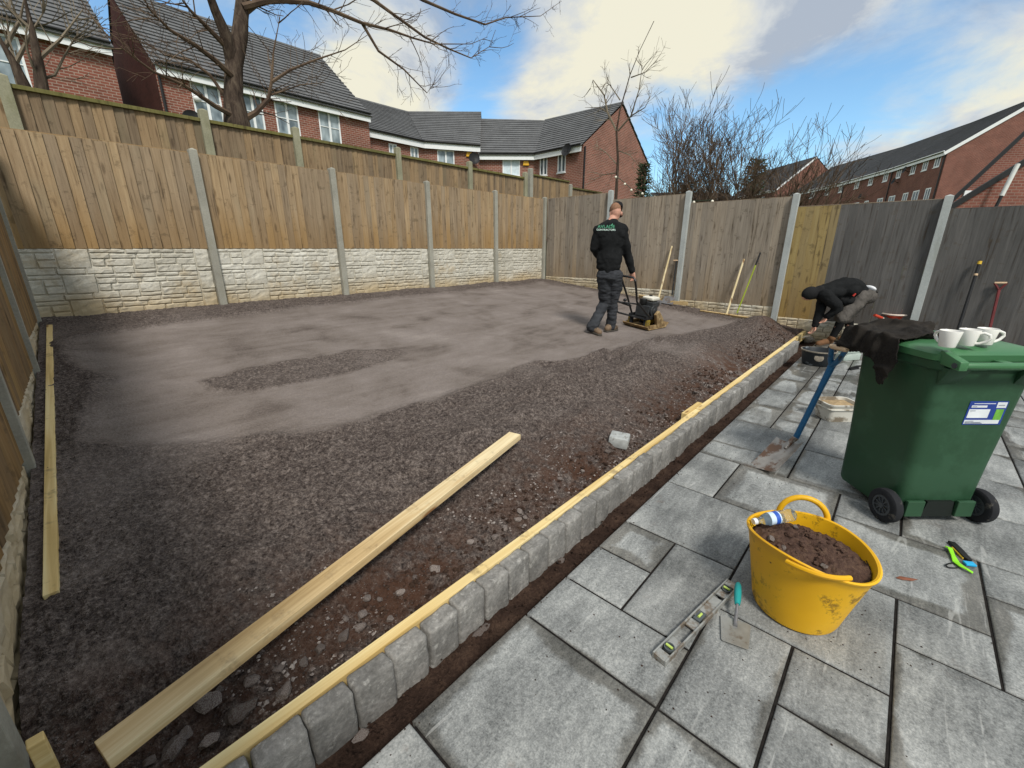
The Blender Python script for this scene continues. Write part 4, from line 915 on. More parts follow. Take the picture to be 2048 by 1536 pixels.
# ---------------------------------------------------------------- trees
def grow(m,p,d,L_,r,lev,rr,up=.12,jit=.35,ratio=.62,kids=(3,5),seg=4,tip=.0025,sides=5,minr=.0022):
    pts=[p.copy()];rad=[r]; q=p.copy(); dd=d.normalized(); r1=max(r*.35,tip)
    for i in range(seg):
        dd=(dd+Vector((rr.uniform(-1,1),rr.uniform(-1,1),rr.uniform(-1,1)))*jit*.35+Vector((0,0,up))).normalized()
        q=q+dd*(L_/seg); pts.append(q.copy()); rad.append(max(r+(r1-r)*(i+1)/seg,minr))
    m.tube(pts,rad,sides if lev>1 else 3,cap=False)
    if lev<=0: return
    for k in range(rr.randint(*kids)):
        t=rr.uniform(.25,1.); i=min(int(t*seg),seg-1); b=pts[i].lerp(pts[i+1],t*seg-i); ax=(pts[i+1]-pts[i]).normalized()
        o=ax.orthogonal().normalized(); o=Matrix.Rotation(rr.random()*6.28,3,ax)@o; an=rr.uniform(.4,.95)
        nd=ax*math.cos(an)+o*math.sin(an); grow(m,b,nd,L_*ratio*rr.uniform(.7,1.15),max(r*(1-.6*t)*.5,tip),lev-1,rr,up,jit,ratio,kids,max(3,seg-1),tip,sides,minr)
def along(m,pts,rr,n,L_,r,lev,up=.1,jit=.5,kids=(2,4)):
    for _ in range(n):
        t=rr.uniform(.12,.999)*(len(pts)-1); i=int(t); b=pts[i].lerp(pts[i+1],t-i); ax=(pts[i+1]-pts[i]).normalized(); o=Matrix.Rotation(rr.random()*6.28,3,ax)@ax.orthogonal().normalized(); an=rr.uniform(.5,1.1)
        grow(m,b,ax*math.cos(an)+o*math.sin(an),L_*rr.uniform(.4,1.1),r*rr.uniform(.7,1.2),lev,rr,up,jit,.6,kids,4,.003,4,.003)
rr=random.Random(21)
def traced(pl,V,v1=None):
    n=len(pl); return [onV(x,y,V+((v1-V)*i/(n-1) if v1 is not None else 0)) for i,(x,y) in enumerate(pl)]
tr=empty('tree',onV(475,250,9.3)-Vector((0,0,2)),'big bare tree with thick dark trunk rising behind the mossy fence','tree')
m=MB(); base=onV(474,246,9.3)
tk=[base+Vector((0,0,-1.6)),base]+traced([(467,190),(468,130),(480,70),(484,10),(486,-60)],9.3)
m.tube(tk,[.24,.21,.15,.135,.125,.10,.085],12,False)
m.tube(traced([(466,130),(452,70),(430,20),(412,-30)],9.3,9.0),[.11,.095,.07,.055],8,False)
m.tube(traced([(483,40),(491,-10),(520,-60)],9.3,9.6),[.10,.08,.07],8,False)
m.build('trunk','bark',tr,'all')
cr_=MB(); limbs=[([(486,14),(530,2),(566,1),(617,5),(664,21),(724,46),(780,60),(826,76),(868,88),(942,88),(975,74)],9.2,8.3,.055),
 ([(640,-60),(700,-25),(747,0),(798,37),(849,74),(896,97),(942,116),(979,93),(991,60)],9.0,8.2,.042),
 ([(760,-50),(845,0),(910,28),(970,49),(1012,35),(1081,32),(1123,2)],8.8,7.9,.035),
 ([(724,46),(757,102),(808,139),(854,186),(868,167)],8.8,8.4,.03),
 ([(486,240),(512,225),(537,198),(543,164),(547,103),(560,34)],9.25,9.0,.06),
 ([(543,164),(580,140),(630,120),(690,100),(735,70)],9.1,8.7,.03),
 ([(543,190),(600,170),(650,165)],9.1,9.3,.018),
 ([(468,232),(430,212),(405,195),(369,171),(308,144),(262,110),(222,79)],9.2,8.6,.045),
 ([(462,150),(430,120),(390,90),(340,60),(300,20),(280,-20)],9.2,8.6,.05),
 ([(468,110),(420,60),(380,20),(350,-20)],9.3,8.8,.05),
 ([(455,200),(420,150),(380,120),(330,110),(270,70)],9.4,9.8,.035),
 ([(480,30),(560,-30),(700,-60)],9.3,9.0,.07)]
for pl,v0,v1,r in limbs:
    pts=traced(pl,v0,v1); n=len(pts); cr_.tube(pts,[max(r*(1-i/(n-.6)),.005) for i in range(n)],6,False)
    along(cr_,pts,rr,int(4+n*1.5),.7,r*.2,2,.04,.7,(1,2)); along(cr_,pts,rr,n*2,.3,.005,1,.06,.6,(1,2))
cr_.build('crown','twig',tr)
def simpletree(label,base,trunk,r0,limb,mat='twig',group=None,seed=1,barkm='bark',dens=1.,twig=(.7,2),up=.1):
    rr=random.Random(seed); t=empty('tree',base,label,'tree',group); m=MB(); n=len(trunk)
    m.tube(trunk,[max(r0*(1-i/(n-1))**1.2,.008) for i in range(n)],8,False); m.build('trunk',barkm,t,'all'); c=MB()
    for pts,r in limb:
        k=len(pts); c.tube(pts,[max(r*(1-i/(k-.5)),.004) for i in range(k)],5,False); along(c,pts,rr,int(k*3*dens),twig[0],max(r*.35,.006),twig[1],up,.6,(2,3))
    along(c,trunk,rr,int(6*dens),twig[0],r0*.2,twig[1],up,.6,(2,3)); c.build('crown',mat,t); return t
# sapling trunks at the left, behind the fence
def tv(pl,V): return [onV(x,y,V) for x,y in pl]
b_=onV(52,185,9.6)-Vector((0,0,2.2))
simpletree('slim leaning sapling with pale bark before the left house window',b_,[b_]+tv([(52,180),(30,130),(0,79),(-40,0)],9.6),.11,[(tv([(30,130),(60,70),(90,20)],9.6),.03),(tv([(10,95),(40,40),(50,-10)],9.7),.03)],'twig_grey',None,5,'bark',.7,(.6,1))
b_=onV(84,185,9.4)-Vector((0,0,2.2))
simpletree('slim upright sapling close to the leaning one before the left house',b_,[b_]+tv([(84,180),(76,120),(64,60),(50,0),(40,-50)],9.4),.10,[(tv([(76,120),(120,80),(165,20)],9.4),.03),(tv([(80,160),(110,150),(130,110),(150,75),(205,35)],9.5),.022),(tv([(64,60),(20,20),(0,-10)],9.4),.03)],'twig_grey',None,6,'bark',.8,(.6,1))
# thin tree by the corner
UT=12.
def tu(pl,U): return [onU(x,y,U) for x,y in pl]
b_=onU(1232,400,UT); b_.z=.8
simpletree('thin pale-barked tree in front of the gable wall, with one tall leader',b_,[b_]+tu([(1232,395),(1236,320),(1233,262),(1240,220),(1260,150),(1280,100),(1308,42)],UT),.055,
 [(tu([(1233,262),(1215,225),(1208,190),(1186,160),(1180,180)],UT),.035),(tu([(1215,225),(1200,215),(1170,215)],UT),.02),(tu([(1236,262),(1262,232),(1278,180),(1285,130)],UT),.03),(tu([(1262,155),(1290,145),(1312,122)],UT),.018),(tu([(1262,232),(1290,215),(1300,195)],UT),.02),(tu([(1235,330),(1212,305),(1190,290)],UT),.02),(tu([(1234,300),(1260,310),(1275,330)],UT),.02),(tu([(1240,200),(1220,170),(1212,165)],UT),.018),(tu([(1236,345),(1205,350),(1180,365)],UT),.02)],'twig_grey',None,8,'bark',.9,(.5,1),.02)
# bare shrubs behind the end fence
def shrub(label,px,U,ztop,spread,n,seed,mat='twig',group='bare shrubs behind the end fence',lean=0.,lev=3,base=.2):
    rr=random.Random(seed); b=onU(px,410,U); b.z=base; t=empty('tree',b,label,'tree',group); H=ztop-base
    tm=MB(); c=MB(); 
    for k in range(n):
        a=rr.random()*6.28; tl=spread*rr.uniform(.15,1.); d=Vector((math.cos(a)*tl-lean*RT[0]*-1,math.sin(a)*tl-lean*RT[1]*-1,1.)).normalized()
        d=(d+Vector(RT)*lean).normalized(); Lk=H*rr.uniform(.5,.74)*(.8 if lean else 1); pts=[b.copy()]; q=b.copy(); dd=d.copy()
        for i in range(6):
            dd=(dd+Vector((rr.uniform(-1,1),rr.uniform(-1,1),rr.uniform(-.5,1)))*.13).normalized(); q=q+dd*(Lk/6); pts.append(q.copy())
        r=rr.uniform(.028,.05); tm.tube(pts,[max(r*(1-i/7.),.008) for i in range(7)],6,False)
        for i in range(2,7):
            for _ in range(3):
                o=Matrix.Rotation(rr.random()*6.28,3,dd)@dd.orthogonal().normalized(); grow(c,pts[i],dd*.9+o*rr.uniform(.25,.8),H*.24*rr.uniform(.6,1.2),r*.33,lev-1,rr,.13,.45,.62,(3,4),4,.0045,3,.004)
    tm.build('trunk','bark',t,'all'); c.build('crown',mat,t); return t
shrub('dark bare shrub with a narrow spiky top next to the gable wall',1345,13.,onU(1345,175,13.).z,.45,6,31)
shrub('bushy bare shrub in the middle of the clump, with upright shoots',1425,12.4,onU(1425,215,12.4).z,.34,8,36)
shrub('dense twiggy shrub growing between the upright shoots and the grey-stemmed one',1475,13.6,onU(1475,300,13.6).z,.5,6,33)
shrub('spreading grey-stemmed bare shrub leaning towards the curved terrace',1530,14.,onU(1535,225,14.).z,.7,10,34,'twig',lean=.14)
shrub('low tangled shrub leaning over the end fence beside the corner post',1290,11.2,onU(1290,320,11.2).z,.9,4,35,'twig_grey',lean=.2,lev=2)
def conifer(label,px,U,z0,z1,rad,seed,n=1500):
    rr=random.Random(seed); b=onU(px,410,U); b.z=z0; t=empty('tree',b,label,'tree'); m=MB(); m.tube([b,Vector((b.x,b.y,z1))],[.1,.02],6); m.build('trunk','bark',t); V=[];Fc=[]
    for i in range(n):
        h=rr.random(); rmax=rad*(1-h*.75)*(1+.35*mnoise.noise(Vector((h*5,seed,0)))); a=rr.random()*6.28; q=rmax*math.sqrt(rr.random())*(1+.3*mnoise.noise(Vector((math.cos(a)*2,math.sin(a)*2,h*4+seed))))
        c=Vector((b.x+math.cos(a)*q,b.y+math.sin(a)*q,z0+(z1-z0)*h)); 
        for _ in range(2):
            d=Vector((rr.uniform(-1,1),rr.uniform(-1,1),rr.uniform(-.2,.9))).normalized(); e=d.orthogonal().normalized()*rr.uniform(.02,.035); k=len(V); l=rr.uniform(.12,.25)
            V+=[tuple(c-e),tuple(c+e),tuple(c+d*l)]; Fc.append((k,k+1,k+2))
    me=bpy.data.meshes.new('crown'); me.from_pydata(V,[],Fc); me.materials.append(MATS['needle']); inst('crown',me,I4,t)
conifer('small dark conifer in the gap beside the gable wall',1283,16.,1.,onU(1283,330,16.).z,.6,3,900)
conifer('dark green evergreen bush behind the end fence post',1375,13.8,.3,onU(1375,365,13.8).z,.8,5,700)
conifer('rounded evergreen bush between the dense shrub and the distant house',1500,15.5,.3,onU(1500,320,15.5).z,.8,7,800)
# garden lights strung through the branches
gl_=empty('string_lights',onU(1240,400,11.5),'string of small white globe lights along the corner shrubs','string lights')
lp=[onU(x,y,11.3) for x,y in [(1232,352),(1250,366),(1263,378),(1285,385),(1310,392),(1345,393),(1388,402),(1425,400)]]
part(gl_,'cable','wire_green',lambda m:m.tube(lp,.008,4))
for p in lp:
    m=MB(); m.ball((0,0,0),.035,8,6); m.build('bulb','bulb',gl_,True,M=T(p-Vector((0,0,.03))))
# ---------------------------------------------------------------- wheelie bin
BO=Vector((3.275,-.365,0)); BM=frame(BO,RT)     # local x across (to the right), y away from the camera, z up
def rrect(w0,w1,y0,y1,r,n=4):
    P=[]
    for cx,cy,a0 in ((w1-r,y0+r,-90),(w1-r,y1-r,0),(w0+r,y1-r,90),(w0+r,y0+r,180)):
        for k in range(n+1):
            a=R(a0+90*k/n); P.append((cx+r*math.cos(a),cy+r*math.sin(a)))
    return P
def loft(m,rings,capb=True,capt=True,M=None):
    n=len(rings[0][0]); V=[];Fc=[]
    for P,z in rings: V+=[(x,y,z) for x,y in P]
    for i in range(len(rings)-1):
        for j in range(n): Fc.append((i*n+j,i*n+(j+1)%n,(i+1)*n+(j+1)%n,(i+1)*n+j))
    if capb: Fc.append(tuple(range(n-1,-1,-1)))
    if capt: Fc.append(tuple((len(rings)-1)*n+j for j in range(n)))
    m.add(V,Fc,M)
wb=empty('wheelie_bin',BO,'large green wheelie bin with black wheels standing on the patio','bin')
def bbody(m):
    loft(m,[(rrect(-.215,.215,-.02,.42,.04),.04),(rrect(-.22,.22,-.03,.44,.05),.06),(rrect(-.235,.235,-.045,.448,.06),.4),(rrect(-.262,.262,-.06,.462,.06),.86),(rrect(-.268,.268,-.065,.466,.06),.93),(rrect(-.285,.285,-.085,.485,.06),.945),(rrect(-.288,.288,-.088,.488,.06),.985)])
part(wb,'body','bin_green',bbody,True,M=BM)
part(wb,'foot_recess_shade','bin_recess_shade',lambda m:m.hexa([(-.09,-.050,.05),(.09,-.050,.05),(.09,-.03,.05),(-.09,-.03,.05),(-.075,-.053,.15),(.075,-.053,.15),(.075,-.03,.15),(-.075,-.03,.15)]),M=BM)  # raised near-black insert; the shade of the foot recess is in its colour
for s in(-1,1): part(wb,'axle_panel','bin_green',lambda m:m.box((s*.145,-.052,.105),(.10,.02,.10)),False,.004,M=BM)
part(wb,'axle','steel_dull',lambda m:m.cyl((-.29,-.01,.10),(.29,-.01,.10),.012,10),M=BM)
for s in (-1,1):
    Mw=BM@T(s*.272,-.01,.10)@RY(R(90))
    w_=part(wb,'wheel','rubber',lambda m:m.lathe([(.062,-.028),(.085,-.028),(.097,-.02),(.1,-.008),(.1,.008),(.097,.02),(.085,.028),(.062,.028),(.062,-.028)],36,capb=False),True,M=Mw)
    def hub(m):
        m.lathe([(.001,-.018),(.062,-.018),(.062,.018),(.001,.018)],24,capb=False)
        for sd in (-1,1):
            z=sd*.022; m.lathe([(.048,z),(.061,z),(.061,z+sd*.004),(.048,z+sd*.004)],24,capb=False); m.lathe([(.001,z+sd*.006),(.016,z+sd*.006),(.016,z)],12,capb=False)
            for k in range(10):
                a=k*math.pi/5; m.box((0,0,0),(.036,.006,.006),T(.032*math.cos(a),.032*math.sin(a),z)@RZ(a))
    part(w_,'hub','hub_grey',hub,False,M=Mw)
def lid(m):
    loft(m,[(rrect(-.296,.296,-.075,.515,.07,6),.988),(rrect(-.298,.298,-.078,.52,.07,6),1.022),(rrect(-.285,.285,-.065,.50,.07,6),1.036),(rrect(-.20,.20,.02,.42,.08,6),1.058),(rrect(-.1,.1,.10,.34,.08,6),1.064)])
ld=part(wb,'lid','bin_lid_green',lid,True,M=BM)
def handle(m):
    m.tube([(-.245,-.145,.985),(-.10,-.15,.985),(.10,-.15,.985),(.245,-.145,.985)],.019,12)
    for s in (-1,1):
        m.hexa([(s*.25-.022,-.165,.962),(s*.25+.022,-.165,.962),(s*.25+.022,-.05,.975),(s*.25-.022,-.05,.975),(s*.25-.022,-.165,1.008),(s*.25+.022,-.165,1.008),(s*.25+.022,-.05,1.045),(s*.25-.022,-.05,1.045)])
    m.box((0,-.115,.985),(.05,.07,.03))
part(wb,'handle','bin_lid_green',handle,True,.006,M=BM)
part(wb,'hinge_pin','hub_grey',lambda m:[m.cyl((s*.275,-.14,.985),(s*.268,-.14,.985),.014,12) for s in(-1,1)],M=BM)
for s in(-1,1):
    def brk(m): m.hexa([(s*.2-.06,-.10,.93),(s*.2+.06,-.10,.93),(s*.2+.05,-.06,.86),(s*.2-.05,-.06,.86),(s*.2-.06,-.11,.96),(s*.2+.06,-.11,.96),(s*.2+.06,-.05,.96),(s*.2-.06,-.05,.96)])
    part(wb,'handle_bracket','bin_green',brk,True,.006,M=BM)
# sticker on the back wall: wall point at height z has y = -.045-(z-.4)*.0326
tl=math.atan(.0326)
SMx=BM@T(.065,-.045-(.70-.4)*.0326-.0015,.70)@RX(tl)
stk=part(wb,'sticker','sticker_blue',lambda m:m.box((0,0,0),(.205,.002,.135)),M=SMx)
def pan(nm,mt,x0,x1,z0,z1,k=1):
    part(stk,nm,mt,lambda m:m.box(((x0+x1)/2,-.0016*k,(z0+z1)/2),(x1-x0,.001,z1-z0)),M=SMx)
pan('sticker_panel','sticker_white',-.088,-.005,.032,.044); pan('sticker_panel','sticker_white',.045,.096,.030,.062); pan('sticker_panel','sticker_white',-.094,.018,-.028,.022); pan('sticker_panel','sticker_white',-.098,.088,-.062,-.040); pan('sticker_picture','sticker_green',.05,.092,-.040,.022)
pan('printed_line','sticker_white',-.08,.035,.053,.056)
for z,x0,x1 in ((.038,-.083,-.06),(.014,-.088,-.06),(.046,.052,.086),(-.046,-.094,-.05),(-.053,-.094,-.01),(-.058,-.094,.0)): pan('printed_line','sticker_ink',x0,x1,z-.0012,z+.0012,2)
# ---------------------------------------------------------------- jacket thrown over the bin
def jacket():
    nu,nv=120,96; us_=np.linspace(-.62,.10,nu); vv=np.linspace(.0,.66,nv); out=np.zeros((nu,nv,3))
    for i in range(nu):
        for j in range(nv):
            u,v=us_[i],vv[j]; q=Vector((u*2.2,v*2.2,.4)); n1=mnoise.fractal(q*2.,1.,2.,3); n2=mnoise.noise(q*5)
            fold=(1-abs(math.sin(u*5.5+v*9.+n1*2.4)))**3*.042+(1-abs(math.sin(v*19-u*6+n1*3)))**3*.018
            bulk=.012+.030*math.exp(-((u+.09)/.13)**2-((v-.40)/.16)**2)
            x=u;y=v;z=1.050+(bulk+fold)*min(1,.35+max(0,(u+.34))*2.6)+n1*.006; eL=-.300; eB=.525
            if u<eL:
                h=eL-u; k=max(0,1-h/.06); x=eL-.012-.02*(1-k)-fold*1.0; z=(1.055+bulk+fold)*k+(1.0+0.)*(1-k)-max(0,h-.03)*.98+.03*k-.03*k; y=v-.10*h
            if v>eB:
                h=v-eB; k=max(0,1-h/.06); y=eB+.012+.02*(1-k)+fold; z=min(z,(1.055+bulk)*k+1.0*(1-k)-max(0,h-.03)*.98)
            out[i,j]=(x,y,z)
    me=gridmesh('jacket',out[...,0],out[...,1],out[...,2],'fabric_jacket')
    bm=bmesh.new(); bm.from_mesh(me); bm.verts.ensure_lookup_table(); kill=[]
    for i in range(nu):
        for j in range(nv):
            u,v=us_[i],vv[j]
            lo=-.40+.02*math.sin(v*17+1)-.13*math.exp(-((v-.19)/.06)**4)-.03*math.exp(-((v-.45)/.1)**2)
            hi=-.13+.22*min(1,max(0,(v-.08)/.34))+.015*math.sin(v*21)
            vlo=.12+.02*math.sin(u*18); vhi=.58+.025*math.sin(u*23)
            if u<lo or u>hi or v<vlo or v>vhi: kill.append(bm.verts[i*nv+j])
    bmesh.ops.delete(bm,geom=kill,context='VERTS'); bm.to_mesh(me); bm.free()
    o=inst('jacket',me,BM); tag(o,'crumpled dark brown jacket draped over the green bin lid','jacket')
    md=o.modifiers.new('t','SOLIDIFY'); md.thickness=.007; md.offset=1
    md=o.modifiers.new('s','SUBSURF'); md.levels=1; md.render_levels=1
jacket()
# ---------------------------------------------------------------- mugs on the lid
def mug(px,py,ang,label,r=.042,h=.082,z=1.066):
    p=hz(px,py,z); M=T(p.x,p.y,z)@RZ(ang); t=empty('mug',(p.x,p.y,z),label,'mug','white mugs on the bin lid')
    part(t,'cup','mug_white',lambda m:m.lathe([(.001,.0),(r*.72,0),(r*.76,.004),(r*.86,h*.45),(r,h-.002),(r*.985,h),(r*.93,h-.003),(r*.8,h*.45),(r*.68,.008),(.001,.008)],32,capb=False),True,M=M)
    part(t,'handle','mug_white',lambda m:m.tube([(r*.9,0,h*.78),(r*1.25,0,h*.84),(r*1.75,0,h*.74),(r*1.85,0,h*.55),(r*1.55,0,h*.32),(r*1.1,0,h*.18),(r*.78,0,h*.15)],[.007]*7,8),True,M=M)
    part(t,'tea','tea',lambda m:m.lathe([(.001,h*.4),(r*.8,h*.4)],20,capb=False),M=M)
AZ=math.atan2(RT[1],RT[0])
mug(1893,693,AZ+1.5,'white mug standing beside the jacket on the bin lid',.044)
mug(1931,690,AZ-.9,'white mug standing between the other two mugs on the bin lid')
mug(1967,688,AZ-.15,'white mug furthest from the jacket on the bin lid')
# ---------------------------------------------------------------- yellow tub
TC=Vector((1.985,.085,0)); TM=T(TC)@RZ(math.atan2(-.35,1))
tub=empty('tub',TC,'yellow flexible tub with two handles, filled with dark soil','tub')
SXT,SYT=1.0,1.18
def tubring(t,th): pass
def ftub(m):
    prof=[(.001,.004),(.150,.004),(.162,.010),(.168,.03),(.178,.10),(.192,.2),(.206,.30),(.212,.335),(.218,.342),(.219,.350),(.213,.354),(.206,.350),(.203,.335),(.197,.29),(.184,.2),(.170,.1),(.158,.03),(.001,.02)]
    m.lathe(prof,72,None,1.,1.,capb=False)
    m.v=[(x*(1-.06*z/.35),y*(1+.14*z/.35)+.0,z+.03*(y/.24)*(-1)*(z/.35)*0+.018*math.cos(2*math.atan2(y,x))*(z/.35)**2) for x,y,z in m.v]
part(tub,'body','tub_yellow',ftub,True,M=TM)
def thandle(s):
    def f(m):
        pts=[]
        for k in range(17):
            a=math.pi*k/16; pts.append((s*(.196+ (.012 if s>0 else .03)*math.sin(a)),-.095*math.cos(a),.345+(.095 if s>0 else .012)*math.sin(a)))
        m.tube(pts,[.013]*17,10)
        for q in (-1,1): m.ball((s*.196,q*.095,.335),(.012,.022,.022),10,6)
    return f
part(tub,'handle','tub_yellow',thandle(1),True,M=TM@RZ(.62))
def fhandle(m):
    pts=[(.205*math.cos(.5*(k-7)/7)+.012+.022*math.sin(math.pi*k/14),.205*math.sin(.5*(k-7)/7)*1.05,.352+.012*math.sin(math.pi*k/14)) for k in range(15)]
    m.tube(pts,[.010]*15,8)
part(tub,'handle','tub_yellow',fhandle,True,M=TM@RZ(math.pi+.62))
xx=np.linspace(-.25,.25,110); X,Y=np.meshgrid(xx,xx,indexing='ij'); rad=np.hypot(X/.196,Y/.222)
Zs2=.298+.045*np.clip(1-rad**2,0,1)+fbm(X,Y,14,4,91)*.05+fbm(X,Y,60,3,93)*.022
ang=np.arctan2(Y,X); k=np.minimum(1,1/np.maximum(rad,1e-6)); Xc,Yc=X*k*.985,Y*k*.985
o=inst('soil_fill',gridmesh('soil_fill',Xc,Yc,Zs2,'tub_soil',smooth=False),TM,tub); o['kind']='stuff'; 
rr=random.Random(14)
def tubz(x,y): return .298+.045*max(0,1-(x/.196)**2-(y/.222)**2)
for i,(x,y,s,mt) in enumerate([(-.10,.10,.022,'rubble'),(-.02,.07,.02,'soil'),(-.08,-.10,.015,'rubble'),(.05,.02,.02,'soil'),(.0,-.06,.018,'soil'),(.09,-.09,.014,'soil'),(-.05,.0,.02,'soil'),(-.11,.04,.014,'rubble'),(.08,.1,.016,'rubble'),(.03,-.12,.016,'soil')]+[(rr.uniform(-.12,.12),rr.uniform(-.14,.14),rr.uniform(.006,.014),'soil') for _ in range(50)]):
    me=PEB[i%10].copy(); me.materials.clear(); me.materials.append(MATS['tub_soil' if mt=='soil' else 'rubble']); inst('clod',me,TM@T(x,y,tubz(x,y)+s*.25)@RZ(rr.random()*6)@Matrix.Diagonal((s,s,s,1)),tub)
# water bottle lying on the soil
ba=hz(1508,1043,.352); bb=hz(1603,1026,.375); dB=(bb-ba).normalized(); MBt=frame(ba,dB)@RY(R(90))
bt=empty('bottle',ba,'small clear plastic water bottle with blue label lying in the yellow tub','bottle')
def fb_(m):
    prof=[(.012,.012),(.013,.028),(.022,.045),(.028,.065)]
    for k in range(12): prof+=[(.0285 if k%2 else .0262,.07+k*.0095)]
    prof+=[(.028,.188),(.020,.198),(.001,.199)]; m.lathe(prof,24,capb=False)
part(bt,'body','bottle_clear',fb_,True,M=MBt)
part(bt,'cap','cap_white',lambda m:m.lathe([(.001,-.004),(.0145,-.004),(.0148,.012),(.012,.014)],18,capb=False),True,M=MBt)
part(bt,'label','label_pale',lambda m:m.lathe([(.0292,.068),(.0292,.118)],24,capb=False),True,M=MBt)
part(bt,'label_band','label_blue',lambda m:m.lathe([(.0296,.092),(.0296,.112)],24,capb=False),True,M=MBt)
# ---------------------------------------------------------------- spirit level
la=hz(1318,1316,.02); lb=hz(1466,1166,.02); lv=empty('spirit_level',(la+lb)/2,'dusty grey spirit level lying on the slabs beside the yellow tub','level')
Ll=.62; LM=frame((la+lb)/2-Vector((0,0,.02-.0135)),lb-la)
part(lv,'frame','level_grey',lambda m:(m.box((0,-.026,0),(Ll,.007,.026)),m.box((0,.026,0),(Ll,.007,.026)),m.box((-.29,0,0),(.04,.045,.022)),m.box((.29,0,0),(.04,.045,.022)),m.box((-.20,0,0),(.05,.045,.008)),m.box((.21,0,0),(.045,.045,.008)),m.box((.08,0,0),(.17,.045,.008)),m.box((-.055,0,0),(.05,.045,.008))),False,.0015,M=LM)
for x,lng in ((-.238,0),(.0,1),(.245,0)):
    v_=part(lv,'vial_holder','level_dark',lambda m:m.lathe([(.001,.0),(.021,.0),(.021,.011),(.017,.011),(.015,.005),(.001,.005)],20,capb=False) if not lng else m.box((0,0,.004),(.06,.03,.012)),True,M=LM@T(x,0,.002))
    part(v_,'vial','vial_green',lambda m:m.tube([(-.014 if lng else 0,0 if lng else -.014,.012),(.014 if lng else 0,0 if lng else .014,.012)],.0055,10),True,M=LM@T(x,0,.002))
# ---------------------------------------------------------------- gauging trowel
t0=hz(1470,1262,.006); t1=hz(1474,1208,.05); dT=Vector((t1.x-t0.x,t1.y-t0.y,0)).normalized()
tw=empty('trowel',t0,'square-bladed trowel with teal handle resting against the spirit level','trowel'); TMt=frame(t0,dT)
part(tw,'blade','steel',lambda m:m.prism([(-.072,-.05),(.055,-.058),(.06,-.05),(.06,.05),(.055,.058),(-.072,.05),(-.078,.044),(-.078,-.044)],.0022),False,M=TMt@T(0,0,.002))
part(tw,'shank','steel_dull',lambda m:m.tube([(.02,0,.006),(.05,0,.010),(.085,0,.045),(.11,0,.055)],[.009,.008,.006,.006],8),True,M=TMt)
part(tw,'handle','handle_teal',lambda m:m.tube([(.10,0,.053),(.12,0,.056),(.16,0,.062),(.20,0,.068),(.215,0,.070)],[.011,.014,.0155,.014,.009],12),True,M=TMt)
# ---------------------------------------------------------------- blue shovel against the bin
bl=[hz(1574,878,.15),hz(1597,903,.15),hz(1531,947,.012),hz(1516,930,.012)]
s0=(bl[0]+bl[1])/2; tip=(bl[2]+bl[3])/2; s1=hz(1664,731,.78); top=hz(1678,696,.93)
sv=empty('shovel',tip,'blue-shafted shovel with muddy square blade leaning on the green bin','shovel')
ax=(s0-tip).normalized(); sx=Vector((bl[1]-bl[0])); sx=(sx-ax*sx.dot(ax)).normalized(); nn=sx.cross(ax); nn=nn if nn.z>0 else -nn
SM=Matrix.Identity(4)
for i in range(3): SM[i][0]=sx[i];SM[i][1]=ax[i];SM[i][2]=nn[i];SM[i][3]=tip[i]
Lb_=(s0-tip).length; hw=.115
def blade(m):
    nx,ny=9,8; V=[];Fc=[]
    for j in range(ny):
        for i in range(nx):
            u=-1+2*i/(nx-1); t=j/(ny-1); z=.034*abs(u)**3*(.25+.75*t)+.02*t*t; V.append((u*hw*(.96+.04*t),t*Lb_,z))
    k=len(V); V+=[(x,y,z-.003) for x,y,z in V]
    for j in range(ny-1):
        for i in range(nx-1):
            a=j*nx+i; Fc.append((a,a+1,a+nx+1,a+nx)); Fc.append((k+a,k+a+nx,k+a+nx+1,k+a+1))
    for i in range(nx-1): Fc.append((i,k+i,k+i+1,i+1)); a=(ny-1)*nx+i; Fc.append((a,a+1,k+a+1,k+a))
    for j in range(ny-1): a=j*nx; Fc.append((a,a+nx,k+a+nx,k+a)); a+=nx-1; Fc.append((a,k+a,k+a+nx,a+nx))
    m.add(V,Fc)
part(sv,'blade','steel_dirty',blade,True,M=SM)
sb_=s0+ax*-.07+nn*.016; mid=s0+ax*.05+nn*.03
part(sv,'socket','steel_dirty',lambda m:m.tube([sb_,s0+nn*.03,mid],[.012,.019,.021],10),True)
part(sv,'shaft','shovel_blue',lambda m:m.tube([mid,mid.lerp(s1,.3),mid.lerp(s1,.7),s1],[.020,.0195,.019,.023],12),True)
gx=(hz(1690,699,.94)-hz(1666,693,.94)).normalized()
part(sv,'yoke','shovel_blue',lambda m:(m.tube([s1,s1.lerp(top,.35)-gx*.03,top-gx*.052],[.02,.017,.015],10),m.tube([s1,s1.lerp(top,.35)+gx*.03,top+gx*.052],[.02,.017,.015],10)),True)
part(sv,'grip','wood_grip',lambda m:m.tube([top-gx*.062,top-gx*.05,top+gx*.05,top+gx*.062],[.013,.017,.017,.013],12),True)
